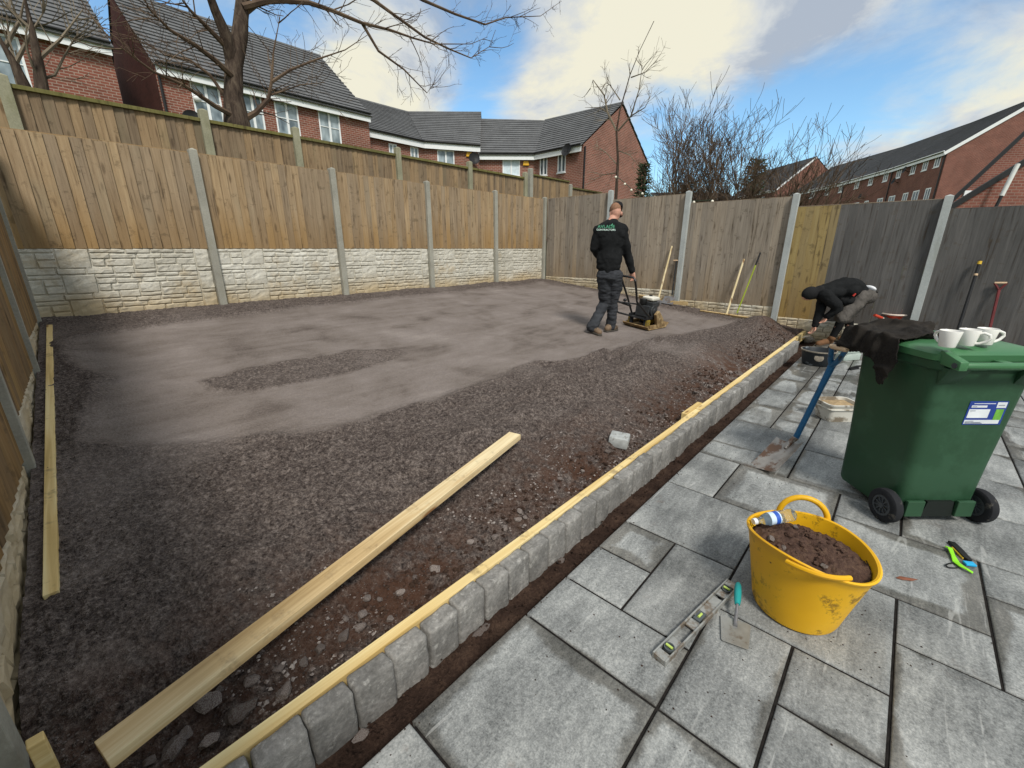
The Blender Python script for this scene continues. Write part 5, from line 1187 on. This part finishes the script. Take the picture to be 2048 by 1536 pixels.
# ---------------------------------------------------------------- bucket, pail, stacked blocks behind the bin
bp=hz(1632,728,0); bk=empty('bucket',bp,'low black builders bucket with mortar splash and wet mix inside','bucket')
part(bk,'body','bucket_black',lambda m:m.lathe([(.001,.003),(.165,.003),(.172,.01),(.20,.19),(.212,.193),(.214,.203),(.20,.205),(.192,.19),(.160,.02),(.001,.015)],32,capb=False),True,M=T(bp))
part(bk,'mortar_fill','mortar',lambda m:m.lathe([(.001,.15),(.1,.145),(.186,.13)],20,capb=False),True,M=T(bp))
part(bk,'rim_splash','mortar',lambda m:m.lathe([(.213,.191),(.2145,.206),(.201,.207)],32,capb=False),True,M=T(bp)@T(0,0,.0015))
part(bk,'splash','mortar',lambda m:m.ball((0,0,0),(.055,.006,.05),12,8,T(bp)@RZ(math.atan2(-bp.y,-bp.x)+.1)@T(.192,0,.125)@RZ(R(90))@RX(-.15)),True)
pp=hz(1668,836,0); MP=T(pp)@RZ(-.85); pl_=empty('pail',pp,'dirty white square pail of pale sand standing behind the bin','pail')
part(pl_,'body','pail_white',lambda m:loft(m,[(rrect(-.13,.13,-.105,.105,.04),.003),(rrect(-.148,.148,-.122,.122,.045),.155),(rrect(-.158,.158,-.132,.132,.05),.157),(rrect(-.16,.16,-.134,.134,.05),.172),(rrect(-.143,.143,-.117,.117,.045),.172),(rrect(-.14,.14,-.114,.114,.045),.13)],True,False),True,M=MP)
part(pl_,'sand_fill','sand_pale',lambda m:m.add([(-.14,-.114,.14),(.14,-.114,.135),(.14,.114,.145),(-.14,.114,.14),(0,0,.165)],[(0,1,4),(1,2,4),(2,3,4),(3,0,4)]),M=MP)
part(pl_,'ribs','pail_white',lambda m:loft(m,[(rrect(-.152,.152,-.126,.126,.045),.118),(rrect(-.156,.156,-.13,.13,.045),.122),(rrect(-.156,.156,-.13,.13,.045),.128),(rrect(-.152,.152,-.126,.126,.045),.132)]),True,M=MP)
for i,(px,py,z,dx_,lab) in enumerate([(1688,716,0,0,'pale grey block at the bottom of the stack beside the black bucket'),(1692,698,.101,.012,'pale grey block resting in the middle of the stack beside the black bucket'),(1698,688,.202,.05,'pale grey block lying on top of the stack beside the black bucket')]):
    q=hz(1690,718,0); m=MB(); m.box((0,0,.05),(.30,.2,.098)); o=m.build('block','crate_pale',None,True,.01,T(q.x+dx_*2,q.y-dx_*.5,z)@RZ(-.6+i*.12)); tag(o,lab,'block','stacked blocks beside the black bucket')
q=hz(1712,738,0); br=empty('hand_brush',q,'black hand brush lying on the slabs beside the bucket','brush')
part(br,'handle','black_plastic',lambda m:m.tube([(-.16,0,.03),(0,0,.035),(.1,0,.03)],[.012,.016,.012],8),True,M=T(q)@RZ(-.4)); part(br,'bristles','pole_black',lambda m:m.box((-.06,0,.012),(.18,.04,.022)),M=T(q)@RZ(-.4))
# ---------------------------------------------------------------- small things on the slabs
q=hz(1905,1122,.004); gs=empty('glove_clip',q,'lime green and cyan rubber strap with black loop on the slabs','strap')
def strap(m):
    pts=[hz(x,y,.008) for x,y in [(1890,1094),(1899,1098),(1906,1112),(1912,1124),(1922,1134),(1934,1141),(1946,1146)]]; wd=[.012,.02,.016,.026,.022,.014,.016]
    V=[];Fc=[]
    for i,p in enumerate(pts):
        d=(pts[min(i+1,6)]-pts[max(i-1,0)]).normalized(); s_=d.cross(Vector((0,0,1))).normalized()*wd[i]*.55; z=Vector((0,0,.004*math.sin(i*1.7)))
        V+=[p-s_+z,p+s_+z,p+s_+z+Vector((0,0,.006)),p-s_+z+Vector((0,0,.006))]
    for i in range(6):
        for j in range(4): Fc.append((4*i+j,4*i+(j+1)%4,4*i+4+(j+1)%4,4*i+4+j))
    Fc+=[(3,2,1,0),(24,25,26,27)]; m.add(V,Fc)
part(gs,'strap','lime',strap,False,.002)
part(gs,'loop','black_plastic',lambda m:m.tube([hz(1908+16*math.cos(a*6.283/20),1131+5*math.sin(a*6.283/20),.006) for a in range(20)],.0035,6,closed=True),True)
part(gs,'clip','cyan_plastic',lambda m:m.box((0,0,.008),(.03,.045,.012),T(hz(1938,1130,0))@RZ(.5)),False,.003)
q=hz(1918,1104,0); kn=empty('utility_knife',q,'small black utility knife with yellow edge lying beside the lime strap','knife'); KM=frame(q,hz(1930,1113,0)-hz(1908,1091,0))
part(kn,'body','black_plastic',lambda m:m.prism([(-.075,-.014),(.06,-.018),(.078,-.008),(.078,.012),(.0,.018),(-.07,.016)],.016),False,.003,M=KM); part(kn,'edge_strip','pole_yellow',lambda m:m.box((.02,-.018,.006),(.09,.006,.008)),M=KM)
q=hz(1812,1158,.003); m=MB(); m.add([(-.045,0,.001),(-.02,.012,.004),(.02,.010,.002),(.05,0,.006),(.02,-.012,.003),(-.02,-.010,.001),(0,0,.008)],[(0,1,6),(1,2,6),(2,3,6),(3,4,6),(4,5,6),(5,0,6)]); o=m.build('leaf','dead_leaf',None,False,M=T(q)@RZ(-1.0)); o.modifiers.new('t','SOLIDIFY').thickness=.0012; tag(o,'single brown dead leaf lying on the slab near the yellow tub','leaf')
# ---------------------------------------------------------------- tools leaning on the end fence
def rake(label,foot,top,bl,br_,zl):
    t=empty('levelling_rake',foot,label,'rake','wooden levelling rakes')
    part(t,'pole','rake_wood',lambda m:m.tube([foot,foot.lerp(top,.5),top],[.020,.02,.018],10),True); m=MB(); m.box((0,0,0),((br_-bl).length,.03,.10)); m.build('head_board','rake_board',t,False,.004,frame((bl+br_)/2,br_-bl,(-.5,0,1)))
fx=9.25
f=onU(1453,628,9.2); tp=onU(1488,518,9.44); rake('wooden levelling rake with wide board head leaning on the end fence by the mound',f,tp,onU(1400,624,9.2),onU(1506,640,9.2),0)
f=onU(1316,600,9.25); tp=onU(1344,492,9.44); rake('wooden levelling rake leaning on the end fence beside the black shovel',f,tp,onU(1278,593,9.25),onU(1322,602,9.25),0)
f=onU(1474,626,9.25); tp=onU(1521,505,9.44); gp=empty('broom_pole',f,'thin lime-green pole with dark grip leaning on the end fence','pole')
part(gp,'pole','pole_green',lambda m:m.tube([f,f.lerp(tp,.82)],.012,8),True); part(gp,'grip','pole_black',lambda m:m.tube([f.lerp(tp,.80),tp],.015,8),True)
f=onU(1344,590,9.35); tp=onU(1353,522,9.44); s2=empty('shovel',onU(1338,608,9.2),'dark shovel with T handle and wide grey blade against the fence post','shovel')
part(s2,'shaft','frame_black',lambda m:m.tube([f,tp],.016,8),True); a_=onU(1347,521,9.44);b_=onU(1361,521,9.44)
part(s2,'grip','wood_grip',lambda m:m.tube([a_,b_],.014,8),True)
part(s2,'blade','steel_dull',lambda m:(m.hexa([onU(1322,606,9.15),onU(1345,610,9.1),onU(1352,594,9.3),onU(1330,592,9.32)]+[p+Vector((0,0,.008)) for p in (onU(1322,606,9.15),onU(1345,610,9.1),onU(1352,594,9.3),onU(1330,592,9.32))])))
q=onU(1358,606,9.2); m=MB(); m.box((0,0,0),(.05,.36,.07)); o=m.build('timber_offcut','rake_board',None,False,.004,T(q)@RZ(.15)); tag(o,'short grubby timber offcut lying at the fence post foot','timber')
f=Vector((9.30,-.62,0)); f=onU(1912,672,9.2); tp=onU(1961,520,9.44); pbk=empty('black_pole',f,'black pole with yellow collar leaning on the painted fence','pole')
part(pbk,'pole','pole_black',lambda m:m.tube([f,tp],[.02,.018],8),True); part(pbk,'collar','pole_yellow',lambda m:m.tube([f.lerp(tp,.945),f.lerp(tp,.985)],.024,10),True); part(pbk,'clip','wood_grip',lambda m:m.tube([f.lerp(tp,.80),f.lerp(tp,.825)],.023,10),True)
f=onU(1980,655,9.3); tp=onU(1998,580,9.44); fk=empty('garden_fork',Vector((f.x,f.y,0)),'maroon D-handled garden fork leaning on the painted fence','fork')
ya=onU(1989,566,9.45);yb=onU(2014,566,9.45); f0=Vector((f.x-.06,f.y+.03,.3))
part(fk,'shaft','handle_maroon',lambda m:m.tube([f0,f,tp],.018,8),True); part(fk,'yoke','handle_maroon',lambda m:(m.tube([tp,ya],.014,8),m.tube([tp,yb],.014,8)),True); part(fk,'grip','wood_grip',lambda m:m.tube([ya,yb],.016,8),True)
for k in range(4): part(fk,'tine','steel_dull',lambda m:m.tube([f0,f0+Vector((0,.10-.066*k,-.04)),f0+Vector((-.03,.10-.066*k,-.30))],.007,6))
# ---------------------------------------------------------------- wheelbarrow
WC=atD(1822,640,7.3); WC=Vector((WC.x,WC.y,0)); wba=empty('wheelbarrow',WC,'red wheelbarrow with pale rim standing behind the bin by the painted fence','wheelbarrow'); WM=frame(WC,RT)
zr_=atD(1835,625,7.3).z
part(wba,'tray','paint_red',lambda m:loft(m,[(rrect(-.36,.30,-.2,.2,.08),zr_-.27),(rrect(-.62,.62,-.32,.32,.12),zr_-.01),(rrect(-.60,.60,-.30,.30,.12),zr_-.01),(rrect(-.35,.29,-.19,.19,.08),zr_-.255)],True,True),True,M=WM)
part(wba,'rim','rim_pale',lambda m:m.tube([(x,y,zr_) for x,y in rrect(-.63,.63,-.33,.33,.12)],.014,8,closed=True),True,M=WM)
for s in(-1,1):
    part(wba,'handle','rim_pale',lambda m:m.tube([(.6,s*.12,.22),(.2,s*.2,.36),(-.5,s*.27,zr_-.14),(-.82,s*.29,zr_-.03)],.017,8),True,M=WM); part(wba,'grip','paint_red',lambda m:m.tube([(-.76,s*.288,zr_-.05),(-.90,s*.292,zr_)],.023,10),True,M=WM)
    part(wba,'leg','rim_pale',lambda m:m.tube([(-.2,s*.24,.42),(-.3,s*.25,.012),(-.14,s*.25,.012)],.014,8),True,M=WM)
part(wba,'wheel','rubber',lambda m:m.lathe([(.02,-.03),(.12,-.04),(.17,-.045),(.19,-.02),(.19,.02),(.17,.045),(.12,.04),(.02,.03)],24,T(.66,0,.19)@RX(R(90)),capb=False),True,M=WM)
# ---------------------------------------------------------------- plate compactor
CO=Vector((6.78,3.13,sandz(3.13)+.006)); pc=empty('plate_compactor',CO,'muddy plate compactor with white fuel tank being pushed over the sand','compactor')
CM=T(CO)@RX(math.atan(.103))@RZ(-.10)
def plate(m):
    prof=[(-.33,.055),(-.27,.0),(.25,.0),(.34,.07),(.325,.08),(.245,.018),(-.265,.018),(-.315,.065)]
    n=len(prof); V=[(x,-.24,z) for x,z in prof]+[(x,.24,z) for x,z in prof]; m.add(V,[tuple(range(n)),tuple(range(2*n-1,n-1,-1))]+[(i,(i+1)%n,n+(i+1)%n,n+i) for i in range(n)])
part(pc,'base_plate','plate_mud',plate,False,.004,M=CM)
for s in(-1,1): part(pc,'side_rail','plate_mud',lambda m:(m.box((0,s*.215,.045),(.46,.03,.05)),m.box((.2,s*.19,.05),(.05,.06,.04))),False,.004,M=CM)
part(pc,'exciter','plate_yellow',lambda m:(m.cyl((.12,-.17,.10),(.12,.17,.10),.075,18),m.cyl((.12,-.2,.10),(.12,-.17,.10),.05,14)),True,.006,M=CM)
part(pc,'belt_cover','plate_mud',lambda m:m.prism([(.05+.10*math.cos(a),.10+.09*math.sin(a)) for a in np.linspace(-2.4,1.0,8)]+[(-.05,.30),(-.13,.24)],.05,RX(R(90))@T(0,0,.19)),False,.008,M=CM)
part(pc,'deck','frame_black',lambda m:(m.box((-.06,0,.16),(.46,.34,.02)),m.box((-.06,-.16,.185),(.46,.02,.05)),m.box((-.06,.16,.185),(.46,.02,.05))),False,.004,M=CM)
for sx_ in(-.24,.08):
    for s in(-1,1): part(pc,'rubber_mount','rubber',lambda m:m.cyl((sx_,s*.13,.02),(sx_,s*.13,.15),.032,12),M=CM)
part(pc,'bracket','plate_yellow',lambda m:(m.box((-.22,-.16,.10),(.09,.05,.10)),m.box((-.22,.16,.10),(.09,.05,.10))),False,.01,M=CM)
en=part(pc,'engine','engine_grey',lambda m:(m.box((-.06,0,.27),(.26,.24,.18)),m.box((-.02,-.05,.38),(.2,.18,.07)),m.cyl((-.06,-.15,.28),(-.06,-.12,.28),.095,20),m.cyl((-.06,-.165,.28),(-.06,-.15,.28),.05,14),m.box((.1,.03,.30),(.09,.16,.12))),False,.008,M=CM)
for k in range(6): part(en,'cooling_fin','engine_grey',lambda m:m.box((.12+.0*k,.02,.25+.018*k),(.13,.19,.005)),M=CM)
part(en,'air_filter','black_plastic',lambda m:m.cyl((-.15,.03,.37),(-.15,.03,.46),.06,16),True,.006,M=CM)
part(en,'exhaust','steel_dull',lambda m:(m.box((.12,-.07,.39),(.13,.09,.08)),m.cyl((.18,-.07,.40),(.22,-.07,.40),.012,8)),False,.012,M=CM)
part(pc,'fuel_tank','tank_white',lambda m:loft(m,[(rrect(-.15,.15,-.125,.125,.05),.435),(rrect(-.16,.16,-.135,.135,.05),.455),(rrect(-.155,.155,-.13,.13,.05),.495),(rrect(-.12,.12,-.1,.1,.05),.515)]),True,M=CM@T(.03,.0,.13)@Matrix.Diagonal((.74,.8,.7,1)))
part(pc,'fuel_cap','black_plastic',lambda m:m.cyl((.04,.02,.485),(.04,.02,.508),.028,14),M=CM)
hA=atD(1243,551,6.50);hB=atD(1271,556,6.35); lo=atD(1274,604,6.62)
loW=CM@Vector((-.20,-.17,.2)); loL=CM@Vector((-.20,.17,.2))
def hnd(m):
    m.tube([loW,lo,lo.lerp(hB,.5),hB+Vector((0,0,-.04)),hB+(hA-hB)*.12,hA-(hA-hB)*.12,hA+Vector((0,0,-.04)),(hA+loL)/2,loL],.016,10)
part(pc,'handle','frame_black',hnd,True)
fr=[atD(1262,612,6.7),atD(1236,603,6.62),atD(1231,608,6.55),atD(1231,620,6.5),atD(1237,625,6.5),atD(1256,630,6.62)]
part(pc,'lifting_frame','frame_black',lambda m:m.tube(fr,.015,8),True)
part(pc,'throttle','frame_black',lambda m:m.ball(atD(1250,600,6.62),(.03,.03,.025),10,6),True)
part(pc,'cross_bar','frame_black',lambda m:m.tube([atD(1240,604,6.63),atD(1280,609,6.66)],.012,8),True)
# ---------------------------------------------------------------- people
def remesh(name,mat,m,parent,vox=.012,smooth=4,facs=.5,disp=None):
    """union of closed shapes grown into one continuous skin"""
    me=bpy.data.meshes.new(name); me.from_pydata(m.v,[],m.f); o=bpy.data.objects.new(name,me); COL.objects.link(o)
    md=o.modifiers.new('r','REMESH'); md.mode='VOXEL'; md.voxel_size=vox
    md=o.modifiers.new('s','SMOOTH'); md.factor=facs; md.iterations=smooth
    dg=bpy.context.evaluated_depsgraph_get(); dg.update(); me2=bpy.data.meshes.new_from_object(o.evaluated_get(dg)); bpy.data.objects.remove(o)
    me2.materials.clear(); me2.materials.append(MATS[mat])
    if disp:
        me2.update(); nr=[v.normal.copy() for v in me2.vertices]
        for v,n in zip(me2.vertices,nr): v.co+=n*disp(v.co)
    for p in me2.polygons: p.use_smooth=True
    return inst(name,me2,I4,parent)
def limb(m,pts,rad,n=12):
    """tapered limb with rounded ends"""
    pts=[Vector(p) for p in pts]; P=[];Rr=[]
    for i in range(len(pts)-1):
        for k in range(4):
            t=k/4; P.append(pts[i].lerp(pts[i+1],t)); Rr.append(rad[i]+(rad[i+1]-rad[i])*t)
    P.append(pts[-1]);Rr.append(rad[-1]); m.tube(P,Rr,n); 
    for p,r in zip(pts,rad): m.ball(p,r,n,8)
def ell(m,c,rx,ry,rz,xd,n=14,zd=(0,0,1)):
    M=frame(Vector(c),xd,zd); m.ball((0,0,0),(rx,ry,rz),n,10,M)
def folds(a,f,seed,st=(1,1,1)):
    return lambda c: a*mnoise.fractal(Vector((c.x*f*st[0]+seed,c.y*f*st[1],c.z*f*st[2])),1.,2.,3)
def hand(m,wr,d,side,curl=1.,s=1.):
    """palm and five separate bent fingers; d points along the hand, side across the knuckles, curl bends towards n"""
    d=Vector(d).normalized(); side=Vector(side); side=(side-d*side.dot(d)).normalized(); n=d.cross(side).normalized()
    ell(m,wr+d*.045*s,.052*s,.040*s,.018*s,d,12,n)
    for k,(o,l) in enumerate(((-.030,.068),(-.010,.078),(.010,.074),(.028,.060))):
        p=wr+d*.085*s+side*o*s; dd=d.copy(); pts=[p-d*.02*s]; 
        for i in range(3):
            dd=(Matrix.Rotation(curl*.55*(1 if i else .6),3,side)@dd).normalized(); p=p+dd*l*s*(.42,.33,.25)[i]; pts.append(p.copy())
        limb(m,pts,[.0095*s,.009*s,.0085*s,.007*s],8)
    p=wr+d*.035*s-side*.035*s; dd=(d*.6-side*.7).normalized(); pts=[p]
    for i in range(2):
        dd=(Matrix.Rotation(curl*.5,3,side)@dd+d*.2).normalized(); p=p+dd*.036*s; pts.append(p.copy())
    limb(m,pts,[.012*s,.0105*s,.008*s],8)
rt=Vector(RT); hd=Vector(HD); Z3=Vector((0,0,1))
def boot(m,heel,toe,ank,sole_m=None,w_=.045):
    d=(toe-heel); d.z*=1; L_=d.length; d.normalize()
    limb(m,[heel+Z3*.05+d*.02,heel+d*L_*.5+Z3*.055,toe-d*.045+Z3*.042],[w_*.95,w_*1.02,w_*.95],12); limb(m,[heel+d*.06+Z3*.07,ank],[.052,.056],12)
    if sole_m is not None:
        s_=d.cross(Z3).normalized(); 
        pts=[heel-d*.025-s_*.03,heel+d*L_*.5-s_*.045,toe-d*.03-s_*.045,toe+d*.012,toe-d*.03+s_*.045,heel+d*L_*.5+s_*.045,heel-d*.025+s_*.03]
        k=len(pts); up=Z3*.022; sole_m.add([tuple(p) for p in pts]+[tuple(p+up) for p in pts],[tuple(range(k-1,-1,-1)),tuple(range(k,2*k))]+[(i,(i+1)%k,k+(i+1)%k,k+i) for i in range(k)])
# ---- standing worker: D is horizontal distance along the view
D=6.42
J=lambda x,y,dd=0.: atD(x,y,D+dd)
head=J(1231,423,.07); neck=J(1226,438,.03); shL=J(1196,460,-.02); shR=J(1247,460,-.02); chest=J(1221,470,.02); belly=J(1218,515,.02); pel=J(1219,545,0)
elL=J(1188,497,.02); wrL=J(1203,520,.26); elR=J(1254,505,.03); wrR=J(1264,541,.06)
hipL=J(1208,551,0);hipR=J(1230,551,0); knL=J(1209,606,.10); anL=J(1184,655,-.08); knR=J(1226,603,.10); anR=J(1221,653,.16)
feet=[onsand(1178,664),onsand(1203,672),onsand(1212,664),onsand(1234,660)]
w1=empty('person',onsand(1205,668),'person in black sweatshirt and dark work trousers walking behind the plate compactor','person')
m=MB()
ell(m,head,.077,.098,.112,rt,16,(Z3*.85+hd*.35)); limb(m,[head+Z3*-.07-hd*.02,neck,J(1222,448,0)],[.058,.06,.075]); ell(m,head+hd*.095-Z3*.06,.02,.03,.025,rt)
ell(m,head+hd*.03-Z3*.075,.055,.055,.05,rt)
for s,p in((-1,J(1220.5,428,.06)),(1,J(1243.5,428,.07))): ell(m,p,.012,.022,.034,rt)
limb(m,[J(1222,460),chest,belly,pel],[.11,.13,.125,.12]); limb(m,[shL,elL,wrL],[.05,.042,.03]); limb(m,[shR,elR,wrR],[.05,.042,.03])
limb(m,[hipL,knL,anL],[.075,.055,.04]); limb(m,[hipR,knR,anR],[.075,.055,.04])
hand(m,wrR+(wrR-elR).normalized()*.01,(J(1266,553,.05)-wrR),(hB-hA),-1.1,1.05); hand(m,wrL,(wrL-elL),rt,.6)
remesh('body','skin',m,w1,.0075,2)
m=MB(); limb(m,[J(1222,452,0),J(1221,470,.0),J(1219,500,.0),J(1216,530,0),J(1216,541,0)],[.105,.135,.14,.138,.130],16)
ell(m,J(1208,467,-.01),.13,.12,.115,rt); ell(m,J(1235,467,-.01),.13,.12,.115,rt); ell(m,J(1220,480,0),.215,.14,.19,rt); ell(m,J(1219,515,0),.195,.145,.2,rt); ell(m,J(1217,534,0),.178,.14,.075,rt)
limb(m,[shL+rt*.02,elL,wrL],[.075,.068,.048],14); limb(m,[shR-rt*.02,elR,wrR],[.075,.064,.046],14); limb(m,[J(1223,448,0),shL],[.075,.07],14); limb(m,[J(1223,448,0),shR],[.075,.07],14); limb(m,[wrR+(elR-wrR)*.12,wrR],[.052,.050],12)
limb(m,[neck-Z3*.07,neck-Z3*.045],[.085,.078],14)
remesh('sweatshirt','fabric_black',m,w1,.011,5,disp=folds(.014,9.,3.,(1,1,.8)))
m=MB(); ell(m,J(1219,549,0),.185,.145,.12,rt); limb(m,[hipL,J(1209,580,.06),knL,J(1196,632,0),anL-Z3*-.01],[.112,.098,.082,.078,.082],14); limb(m,[hipR,J(1229,578,.05),knR,J(1224,632,.12),anR],[.115,.098,.08,.076,.08],14)
limb(m,[J(1238,562,.0),J(1240,580,.03)],[.045,.04]); limb(m,[J(1204,565,.05),J(1205,595,.05)],[.05,.04])
remesh('trousers','fabric_navy',m,w1,.011,3,disp=folds(.013,13.,8.,(.7,.7,1.6)))
m=MB(); sm=MB(); boot(m,feet[0]+Z3*.02,feet[1],anL,sm); remesh('boot','boot_tan',m,w1,.009,3); sm.build('sole','sole',w1,False,.004); m=MB(); sm=MB(); boot(m,feet[2],feet[3],anR,sm); remesh('boot','boot_tan',m,w1,.009,3); sm.build('sole','sole',w1,False,.004)
m=MB(); ell(m,head+Z3*.03+hd*.002-rt*.004,.079,.097,.090,rt,16,(Z3*.85+hd*.45)); remesh('hair','hair',m,w1,.008,2)
m=MB(); cn=(Z3*.72+hd*.62+rt*.28).normalized(); cc=head+hd*.030+Z3*.042+rt*.012; cx=rt; cy=cn.cross(cx); CMx=Matrix.Identity(4)
for i in range(3): CMx[i][0]=cx[i];CMx[i][1]=cy[i];CMx[i][2]=cn[i];CMx[i][3]=cc[i]
m.lathe([(.092,-.02),(.093,.01),(.086,.045),(.062,.075),(.025,.09),(.001,.092),(.001,.086),(.06,.068),(.082,.04),(.087,-.02)],24,CMx,1.,1.12,capb=False)
m.build('cap','fabric_hat',w1,'all')
bd=(hd*.45+rt*.35-Z3*.85).normalized(); bp_=head+hd*.085+rt*.05+Z3*.0; m=MB(); V=[];
for k in range(9):
    a=math.pi*k/8; V.append(bp_+rt*math.cos(a)*.078+bd*(.015+.075*math.sin(a)))
V+=[bp_+rt*.078+hd*-.02,bp_-rt*.078+hd*-.02]; V=V[:9]; n=len(V); no=rt.cross(bd)*.004
m.add([tuple(v+no) for v in V]+[tuple(v-no) for v in V],[tuple(range(n)),tuple(range(2*n-1,n-1,-1))]+[(i,(i+1)%n,n+(i+1)%n,n+i) for i in range(n)]); m.build('cap_brim','fabric_hat',w1)
# print on the back
def textobj(txt,mat,size,M,par,name):
    cu=bpy.data.curves.new(name,'FONT'); cu.body=txt; cu.size=size; cu.align_x='CENTER'; cu.extrude=.0012; o=bpy.data.objects.new(name,cu); COL.objects.link(o)
    dg=bpy.context.evaluated_depsgraph_get(); dg.update(); me=bpy.data.meshes.new_from_object(o.evaluated_get(dg)); bpy.data.objects.remove(o); me.materials.clear(); me.materials.append(MATS[mat]); return inst(name,me,M,par)
def onback(px,py):
    # first hit of the sweatshirt along the pixel ray
    o=[c for c in w1.children if c.name.startswith('sweatshirt')][0]; d=Vector(pxdir(px,py)).normalized(); ok,loc,nor,_=o.ray_cast(Vector((0,0,CAM_H)),d,distance=20); return (loc,nor) if ok else (J(px,py,-.17),-hd)
loc,nor=onback(1211,459); TX=Matrix.Identity(4); zn=nor.normalized(); xn=(rt-zn*rt.dot(zn)).normalized(); yn=zn.cross(xn)
for i in range(3): TX[i][0]=xn[i];TX[i][1]=yn[i];TX[i][2]=zn[i]
loc2,_=onback(1212,457.5); TX.translation=loc2+zn*.018; t_=textobj('AVLADE','text_green',.066,TX,w1,'print'); 
loc3,_=onback(1211.5,462.5); TX=TX.copy(); TX.translation=loc3+zn*.018; textobj('CONTRACTORS','text_white',.036,TX,w1,'print')
tk_=MB(); lc,_=onback(1221,454); lc=lc+zn*.02; tk_.add([lc,lc+xn*.012+yn*.03,lc+xn*.03+yn*.045,lc+xn*.022+yn*.012],[(0,1,2,3)]); o=tk_.build('print_leaf','text_green',w1); o.modifiers.new('t','SOLIDIFY').thickness=.001
# ---- bending worker
D2=7.0
K=lambda x,y,dd=0.: atD(x,y,D2+dd)
w2=empty('person',hz(1650,690,0),'person in black hooded top and shorts bending over the end of the sett edging','person')
hd2=K(1619,588,.0); sh2=K(1648,586,.0); mid2=K(1690,573,.05); pel2=K(1731,586,.1); shN=K(1650,590,-.13); shF=K(1648,588,.17)
elN=K(1676,617,-.16); wrN=K(1655,634,-.1); elF=K(1637,624,.12); wrF=K(1629,652,.05)
elA=K(1640,622,-.02); wrA=K(1630,650,-.02)
hipN=K(1727,592,0.);hipF=K(1732,592,.26); knN=K(1686,632,-.05); anN=K(1664,676,-.05); knF=K(1697,632,.32); anF=K(1699,668,.3)
tN=hz(1633,693,0);hN=hz(1661,688,0); bF=K(1700,672,.3); bF.z=0; 
m=MB(); ell(m,hd2,.115,.078,.10,(rt*-.9-Z3*.35),14); limb(m,[hd2+rt*.06,sh2],[.062,.075]); limb(m,[sh2,mid2,K(1722,588,.1)],[.11,.11,.10]); limb(m,[shF,elA,wrA],[.05,.042,.03]); limb(m,[shN,elN,wrN],[.05,.042,.03])
ell(m,hd2-rt*.085-Z3*.055,.02,.02,.03,rt)
limb(m,[hipN,knN,anN],[.08,.058,.042]); limb(m,[hipF,knF,anF],[.08,.058,.042]); hand(m,wrA,(K(1624,664,-.02)-wrA),hd,.9,1.1); hand(m,wrN,(wrN-elN),hd,.8)
remesh('body','skin',m,w2,.0075,2)
m=MB(); limb(m,[sh2,mid2,K(1712,577,.1)],[.14,.15,.145],16); ell(m,K(1665,585,.02),.19,.19,.125,(rt*.96+Z3*.15)); ell(m,K(1693,580,.06),.21,.185,.13,(rt*.98-Z3*.05)); ell(m,K(1718,583,.1),.12,.175,.12,rt)
ell(m,K(1690,600,.05),.16,.15,.09,rt)
limb(m,[shF,elA,wrA],[.088,.07,.048],14); limb(m,[shN,K(1672,610,-.17),elN,wrN],[.09,.085,.075,.05],14)
remesh('hooded_top','fabric_black',m,w2,.011,4,disp=folds(.016,8.,23.))
m=MB(); ell(m,hd2+Z3*.012+rt*.005,.128,.092,.108,(rt*-.9-Z3*.35)); limb(m,[hd2+rt*.07,K(1640,583,0)],[.085,.10]); remesh('hood','fabric_hat',m,w2,.010,4)
m=MB(); ell(m,K(1731,592,.12),.14,.185,.125,(rt*.9+Z3*.1)); limb(m,[hipN,K(1707,612,-.02),K(1683,636,-.05)],[.125,.11,.10],14); limb(m,[hipF,K(1712,612,.28),K(1695,636,.32)],[.125,.11,.10],14)
remesh('shorts','fabric_shorts',m,w2,.011,3,disp=folds(.018,9.,31.))
m=MB(); limb(m,[knN,K(1676,655,-.05),anN],[.07,.062,.05],12); remesh('legging','fabric_sock',m,w2,.010,2); m=MB(); limb(m,[knF,K(1699,655,.32),anF],[.07,.062,.05],12); remesh('legging','fabric_sock',m,w2,.010,2)
m=MB(); sm=MB(); boot(m,hN,tN,anN,sm,.05); remesh('boot','boot_brown',m,w2,.009,3); sm.build('sole','sole',w2,False,.004); m=MB(); sm=MB(); boot(m,bF+rt*.06,bF-rt*.2,anF,sm,.05); remesh('boot','boot_brown',m,w2,.009,3); sm.build('sole','sole',w2,False,.004)
m=MB(); ell(m,K(1739,577,.1),.045,.13,.062,(rt*.6+Z3*.8)); remesh('undershirt','cloth_white',m,w2,.01,2)
m=MB(); ell(m,K(1741,583,.1),.05,.15,.022,(rt*.9-Z3*.2)); remesh('belt','fabric_sock',m,w2,.01,2)
m=MB(); m.beam(K(1706,592,-.12),K(1711,587,-.12),.02,.02); m.build('pocket_tab','red_trim',w2)
tr0=K(1622,668,-.02); t2=empty('pointing_trowel',tr0,'small pointing trowel held low by the bending worker','trowel')
part(t2,'handle','wood_grip',lambda m:m.tube([K(1627,658,-.03),K(1621,668,-.03)],.013,8),True); part(t2,'blade','steel',lambda m:m.prism([(0,-.02),(.04,-.05),(.16,0),(.04,.05),(0,.02)],.003,frame(K(1621,670,-.03),(-rt-Z3*.35))))
q=hz(1618,676,-.03); m=MB(); m.ball((0,0,0),(.15,.10,.07),14,8); m.v=[tuple(Vector(v)*(1+.3*mnoise.noise(Vector(v)*14))) for v in m.v]; o=m.build('mortar_heap','mortar',None,'all',M=T(q.x,q.y,-.06)); tag(o,'small heap of mortar at the end of the sett edging below the trowel','mortar')
